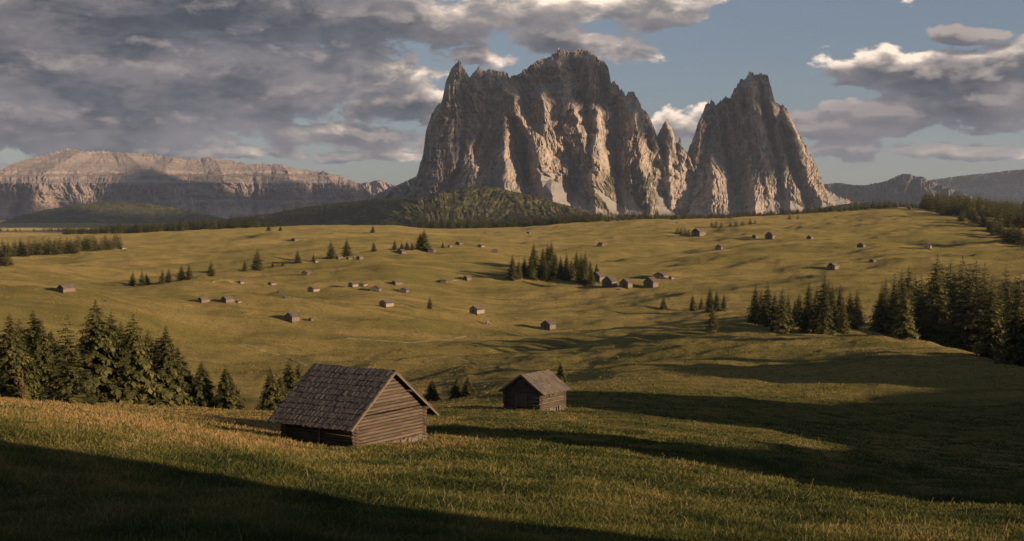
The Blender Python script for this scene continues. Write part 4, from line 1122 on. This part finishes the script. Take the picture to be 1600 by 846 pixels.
for b_ in [(437,457,7,'pale boulder below the low pale hut, upper of two'),(446,466,8,'pale boulder below the low pale hut, lower of two'),(967,453,5,'pale boulder between the huts of the group'),
           (165,471,5,'pale boulder right of the left spur hut'),(196,392,4,'pale boulder at the woodland strip'),(1058,349,4,'tiny boulder above the broad far barn'),(386,476,4,'small pale boulder right of the two spur huts')]:
    boulder(b_[0], b_[1], b_[2], b_[3])
# hay-drying rack of leaning poles
x, y, z, r = hit(762, 508, 380); rk = empty('hay_rack', (x, y, z)); tag(rk, 'small tangle of leaning poles right of and below the bright-walled hut', 'hay rack')
for i in range(7):
    mb = MB(); a_ = i * .9; mb.log((math.cos(a_)*1.9, math.sin(a_)*1.2, -.1), (-math.cos(a_)*.35, math.sin(a_)*.1, 1.5 + .2 * (i % 3)), .14, .1, 6, .01, .8, 2); mb.build('pole', LOGPALE, rk)

# ------------------------------------------------------------------ grass on the near slope
def build_grass(n, ylo, yhi, rlo, rhi, far=False):
    rg = np.random.RandomState(12 + int(far))
    m = bpy.data.materials.new('grass_tufts' if far else 'grass_blades'); m.use_nodes = True; t = NT(m.node_tree); b = t.n['Principled BSDF']
    b.inputs['Roughness'].default_value = .7; b.inputs['Specular IOR Level'].default_value = .2
    f = t.attr('tint')
    c = t.mix(t.mr(f, 0, .5), (.030, .045, .010), (.13, .125, .026)); c = t.mix(t.mr(f, .5, 1), c, (.36, .23, .085))
    t.l.new(c, b.inputs['Base Color']); ts = t.new('ShaderNodeBsdfTranslucent'); t.l.new(c, ts.inputs[0])
    mx = t.new('ShaderNodeMixShader', inp={0: .35}); t.l.new(b.outputs[0], mx.inputs[1]); t.l.new(ts.outputs[0], mx.inputs[2]); t.l.new(mx.outputs[0], t.n['Material Output'].inputs[0])
    crest_x = np.array(COLX, float); crest_y = np.array(ROWS[2][1], float)
    px = rg.uniform(-60, 1660, n); py = yhi - (yhi - ylo) * rg.uniform(0, 1, n) ** .9
    cy = np.interp(px, crest_x, crest_y)
    ok = py > 0; px, py = px[ok], py[ok]
    a, s = ray(px, py)
    # march the sight lines to the ground
    rs = np.geomspace(28, rhi, 300 if not far else 700); r = np.full(len(px), 0.0); done = np.zeros(len(px), bool)
    for rr in rs:
        g = ground(rr * np.sin(a), rr * np.cos(a)); h_ = (g >= s * rr) & ~done; r[h_] = rr; done |= h_
    done &= r > rlo
    px, a, r = px[done], a[done], r[done]
    r = r * rg.uniform(.985, 1.015, len(r))
    x = r * np.sin(a); y = r * np.cos(a); z = ground(x, y)
    # patches: straw, lush, low
    patch = fbm(x / 9, y / 9, 4, 3) * .9 + fbm(x / 2.2, y / 2.2, 2, 8) * .5
    straw = np.clip(.24 + .8 * patch + .62 * sstep(42, 75, r) * sstep(4, -18, x), 0, 1)
    tall = np.clip(.8 + .9 * fbm(x / 4, y / 4, 3, 6), .35, 1.7)
    if far:
        keep = rg.rand(len(x)) < np.clip(.45 + 1.1 * patch + .5 * fbm(x / 60, y / 25, 3, 44), .04, 1); x, y, z, r, straw, tall = [v_[keep] for v_ in (x, y, z, r, straw, tall)]
    nb = 3 if far else 6; N = len(x)
    X = np.repeat(x, nb) + rg.normal(0, .3 if far else .16, N*nb); Y = np.repeat(y, nb) + rg.normal(0, .16, N*nb); Zg = np.repeat(z, nb) - .03
    H = np.repeat(tall, nb) * rg.uniform(.07, .25, N*nb) * (1 + .2 * sstep(60, 90, np.repeat(r, nb)) - .45 * sstep(100, 125, np.repeat(r, nb)))
    if far: H = np.repeat(tall, nb) * rg.uniform(.10, .30, N*nb)
    wdt = np.repeat(np.clip(r / 3400, .0075, .034 if not far else .11), nb) * rg.uniform(.6, 1.5, N*nb)
    ta = rg.uniform(0, 2*np.pi, N*nb); lean = rg.uniform(.2, 1.2, N*nb) * H
    lx, ly = np.cos(ta) * lean, np.sin(ta) * lean
    wa = rg.uniform(0, np.pi, N*nb); wx, wy = np.cos(wa) * wdt, np.sin(wa) * wdt
    p0 = np.stack([X - wx, Y - wy, Zg], -1); p1 = np.stack([X + wx, Y + wy, Zg], -1)
    m0 = np.stack([X + lx*.35 + wx*.7, Y + ly*.35 + wy*.7, Zg + H*.62], -1); m1 = np.stack([X + lx*.35 - wx*.7, Y + ly*.35 - wy*.7, Zg + H*.62], -1)
    tp = np.stack([X + lx, Y + ly, Zg + H], -1)
    V = np.stack([p0, p1, m0, m1, tp], 1).reshape(-1, 3); k = np.arange(N*nb) * 5
    Q = np.stack([k, k+1, k+2, k+3], -1); T = np.stack([k+3, k+2, k+4], -1)
    tint = np.clip(np.repeat(straw, nb) + rg.normal(0, .08 if far else .2, N*nb), 0, 1)
    if far: tint = tint * .42 + .40
    o = mesh_np('grass', V, [Q, T], m, attrs={'tint': np.repeat(tint, 5)})
    tag(o, 'tussocky pasture grass over the middle distance' if far else 'short mixed green and straw grass on the near slope', 'grass', kind='stuff')
    if far: return
    # seed heads on thin stalks
    ns = 2200; sel = rg.choice(N, ns, replace=False, p=(.15 + straw) / (.15 + straw).sum()); sx, sy, sz, sr = x[sel], y[sel], z[sel], r[sel]
    hh = rg.uniform(.16, .42, ns); w = np.clip(sr / 6500, .005, .016); l = rg.uniform(-.2, .2, (ns, 2))
    e1 = np.stack([w, w*0, w*0], -1); B = np.stack([sx, sy, sz], -1); Tt = B + np.stack([l[:, 0], l[:, 1], hh], -1)
    up = np.array([0, 0, 1.0])[None] * (w * 3.4)[:, None]; e2 = np.stack([w*0, w, w*0], -1)
    V = np.stack([B - e1*.45, B + e1*.45, Tt + e1*.45, Tt - e1*.45, Tt - up, Tt + e1*1.6, Tt + up, Tt - e1*1.6, Tt - up, Tt + e2*1.6, Tt + up, Tt - e2*1.6], 1).reshape(-1, 3)
    m2, t2, b2 = material('seed_heads'); b2.inputs['Base Color'].default_value = (.33, .255, .15, 1)
    o = mesh_np('seed_stalks', V, quads_of(V), m2, attrs={'tint': np.full(len(V), 1.0)}); tag(o, 'pale dry seed heads standing above the near grass', 'wild flowers', kind='stuff')
build_grass(175000, 590, 875, 20, 185)
build_grass(120000, 375, 620, 175, 1300, True)

# ------------------------------------------------------------------ air
def build_haze():
    s = 19600.0; zb, zt = float(TZ.min()) - 201, 790.0
    me = bpy.data.meshes.new('haze')
    y0, y1 = -s, s + 200
    v = [(-s, y0, zb), (s, y0, zb), (s, y1, zb), (-s, y1, zb), (-s, y0, zt), (s, y0, zt), (s, y1, zt), (-s, y1, zt)]
    me.from_pydata(v, [], [(3,2,1,0),(4,5,6,7),(0,1,5,4),(1,2,6,5),(2,3,7,6),(3,0,4,7)])
    m = bpy.data.materials.new('air'); m.use_nodes = True; nt = m.node_tree; nt.nodes.remove(nt.nodes['Principled BSDF'])
    v_ = nt.nodes.new('ShaderNodeVolumePrincipled'); v_.inputs['Density'].default_value = HAZE; v_.inputs['Color'].default_value = (.62, .72, .9, 1)
    v_.inputs['Anisotropy'].default_value = .2
    nt.links.new(v_.outputs[0], nt.nodes['Material Output'].inputs['Volume'])
    me.materials.append(m); o = link(bpy.data.objects.new('haze', me)); tag(o, kind='stuff')
HAZE = 2.2e-5
build_haze()

# ------------------------------------------------------------------ worn tracks across the pasture
def track(pts, w, label):
    P = []
    for (a_, b_), (c_, d_) in zip(pts[:-1], pts[1:]):
        for k in range(14): P.append((a_ + (c_ - a_) * k / 14, b_ + (d_ - b_) * k / 14))
    W = []
    for i, (px, py) in enumerate(P):
        x, y, z, r = hit(px, py + .5 * math.sin(i * .7), 200); W.append((x, y))
    W = np.array(W); k = np.ones(5) / 5
    W = np.stack([np.convolve(np.pad(W[:, j], 2, 'edge'), k, 'valid') for j in (0, 1)], -1)
    # resample every 2 m
    dd = np.concatenate([[0], np.cumsum(np.hypot(*np.diff(W, axis=0).T))]); q = np.arange(0, dd[-1], 2.0)
    x = np.interp(q, dd, W[:, 0]); y = np.interp(q, dd, W[:, 1]); tx = np.gradient(x); ty = np.gradient(y); n_ = np.hypot(tx, ty) + 1e-9
    rows = []
    for o_ in (-1, -.33, .33, 1):
        wj = w * (1 + .3 * perlin(q / 9, q * 0 + o_, 4)); X_ = x - ty / n_ * o_ * wj; Y_ = y + tx / n_ * o_ * wj
        rows.append(np.stack([X_, Y_, ground(X_, Y_) + (.10 if abs(o_) < 1 else -.05)], -1))
    G = np.stack(rows, 1); n = len(q); i = np.arange(n - 1)[:, None]; j = np.arange(3)[None, :]
    Q = np.stack([i*4+j, i*4+j+1, (i+1)*4+j+1, (i+1)*4+j], -1).reshape(-1, 4)[:, ::-1]
    o = mesh_np('path', G.reshape(-1, 3), np.ascontiguousarray(Q), TRACKM, smooth=True); tag(o, kind='structure')
TRACKM, t_, b_ = material('worn_track')
_p = t_.new('ShaderNodeNewGeometry').outputs['Position']
t_.l.new(t_.mix(t_.mr(t_.noise(_p, .25, 4, .6), .4, .6), (.17, .145, .06), (.30, .235, .13)), b_.inputs['Base Color'])
track([(372,536),(400,545),(440,556),(470,568),(520,585)], .8, '')
track([(660,566),(700,556),(750,570),(800,578),(890,590)], .7, '')
track([(540,528),(590,532),(640,536),(700,530),(770,520)], .7, '')
track([(330,441),(352,437),(372,444)], .9, '')
track([(1040,376),(1075,352),(1120,345)], 1.2, '')
track([(694,443),(712,438),(742,436)], .9, '')
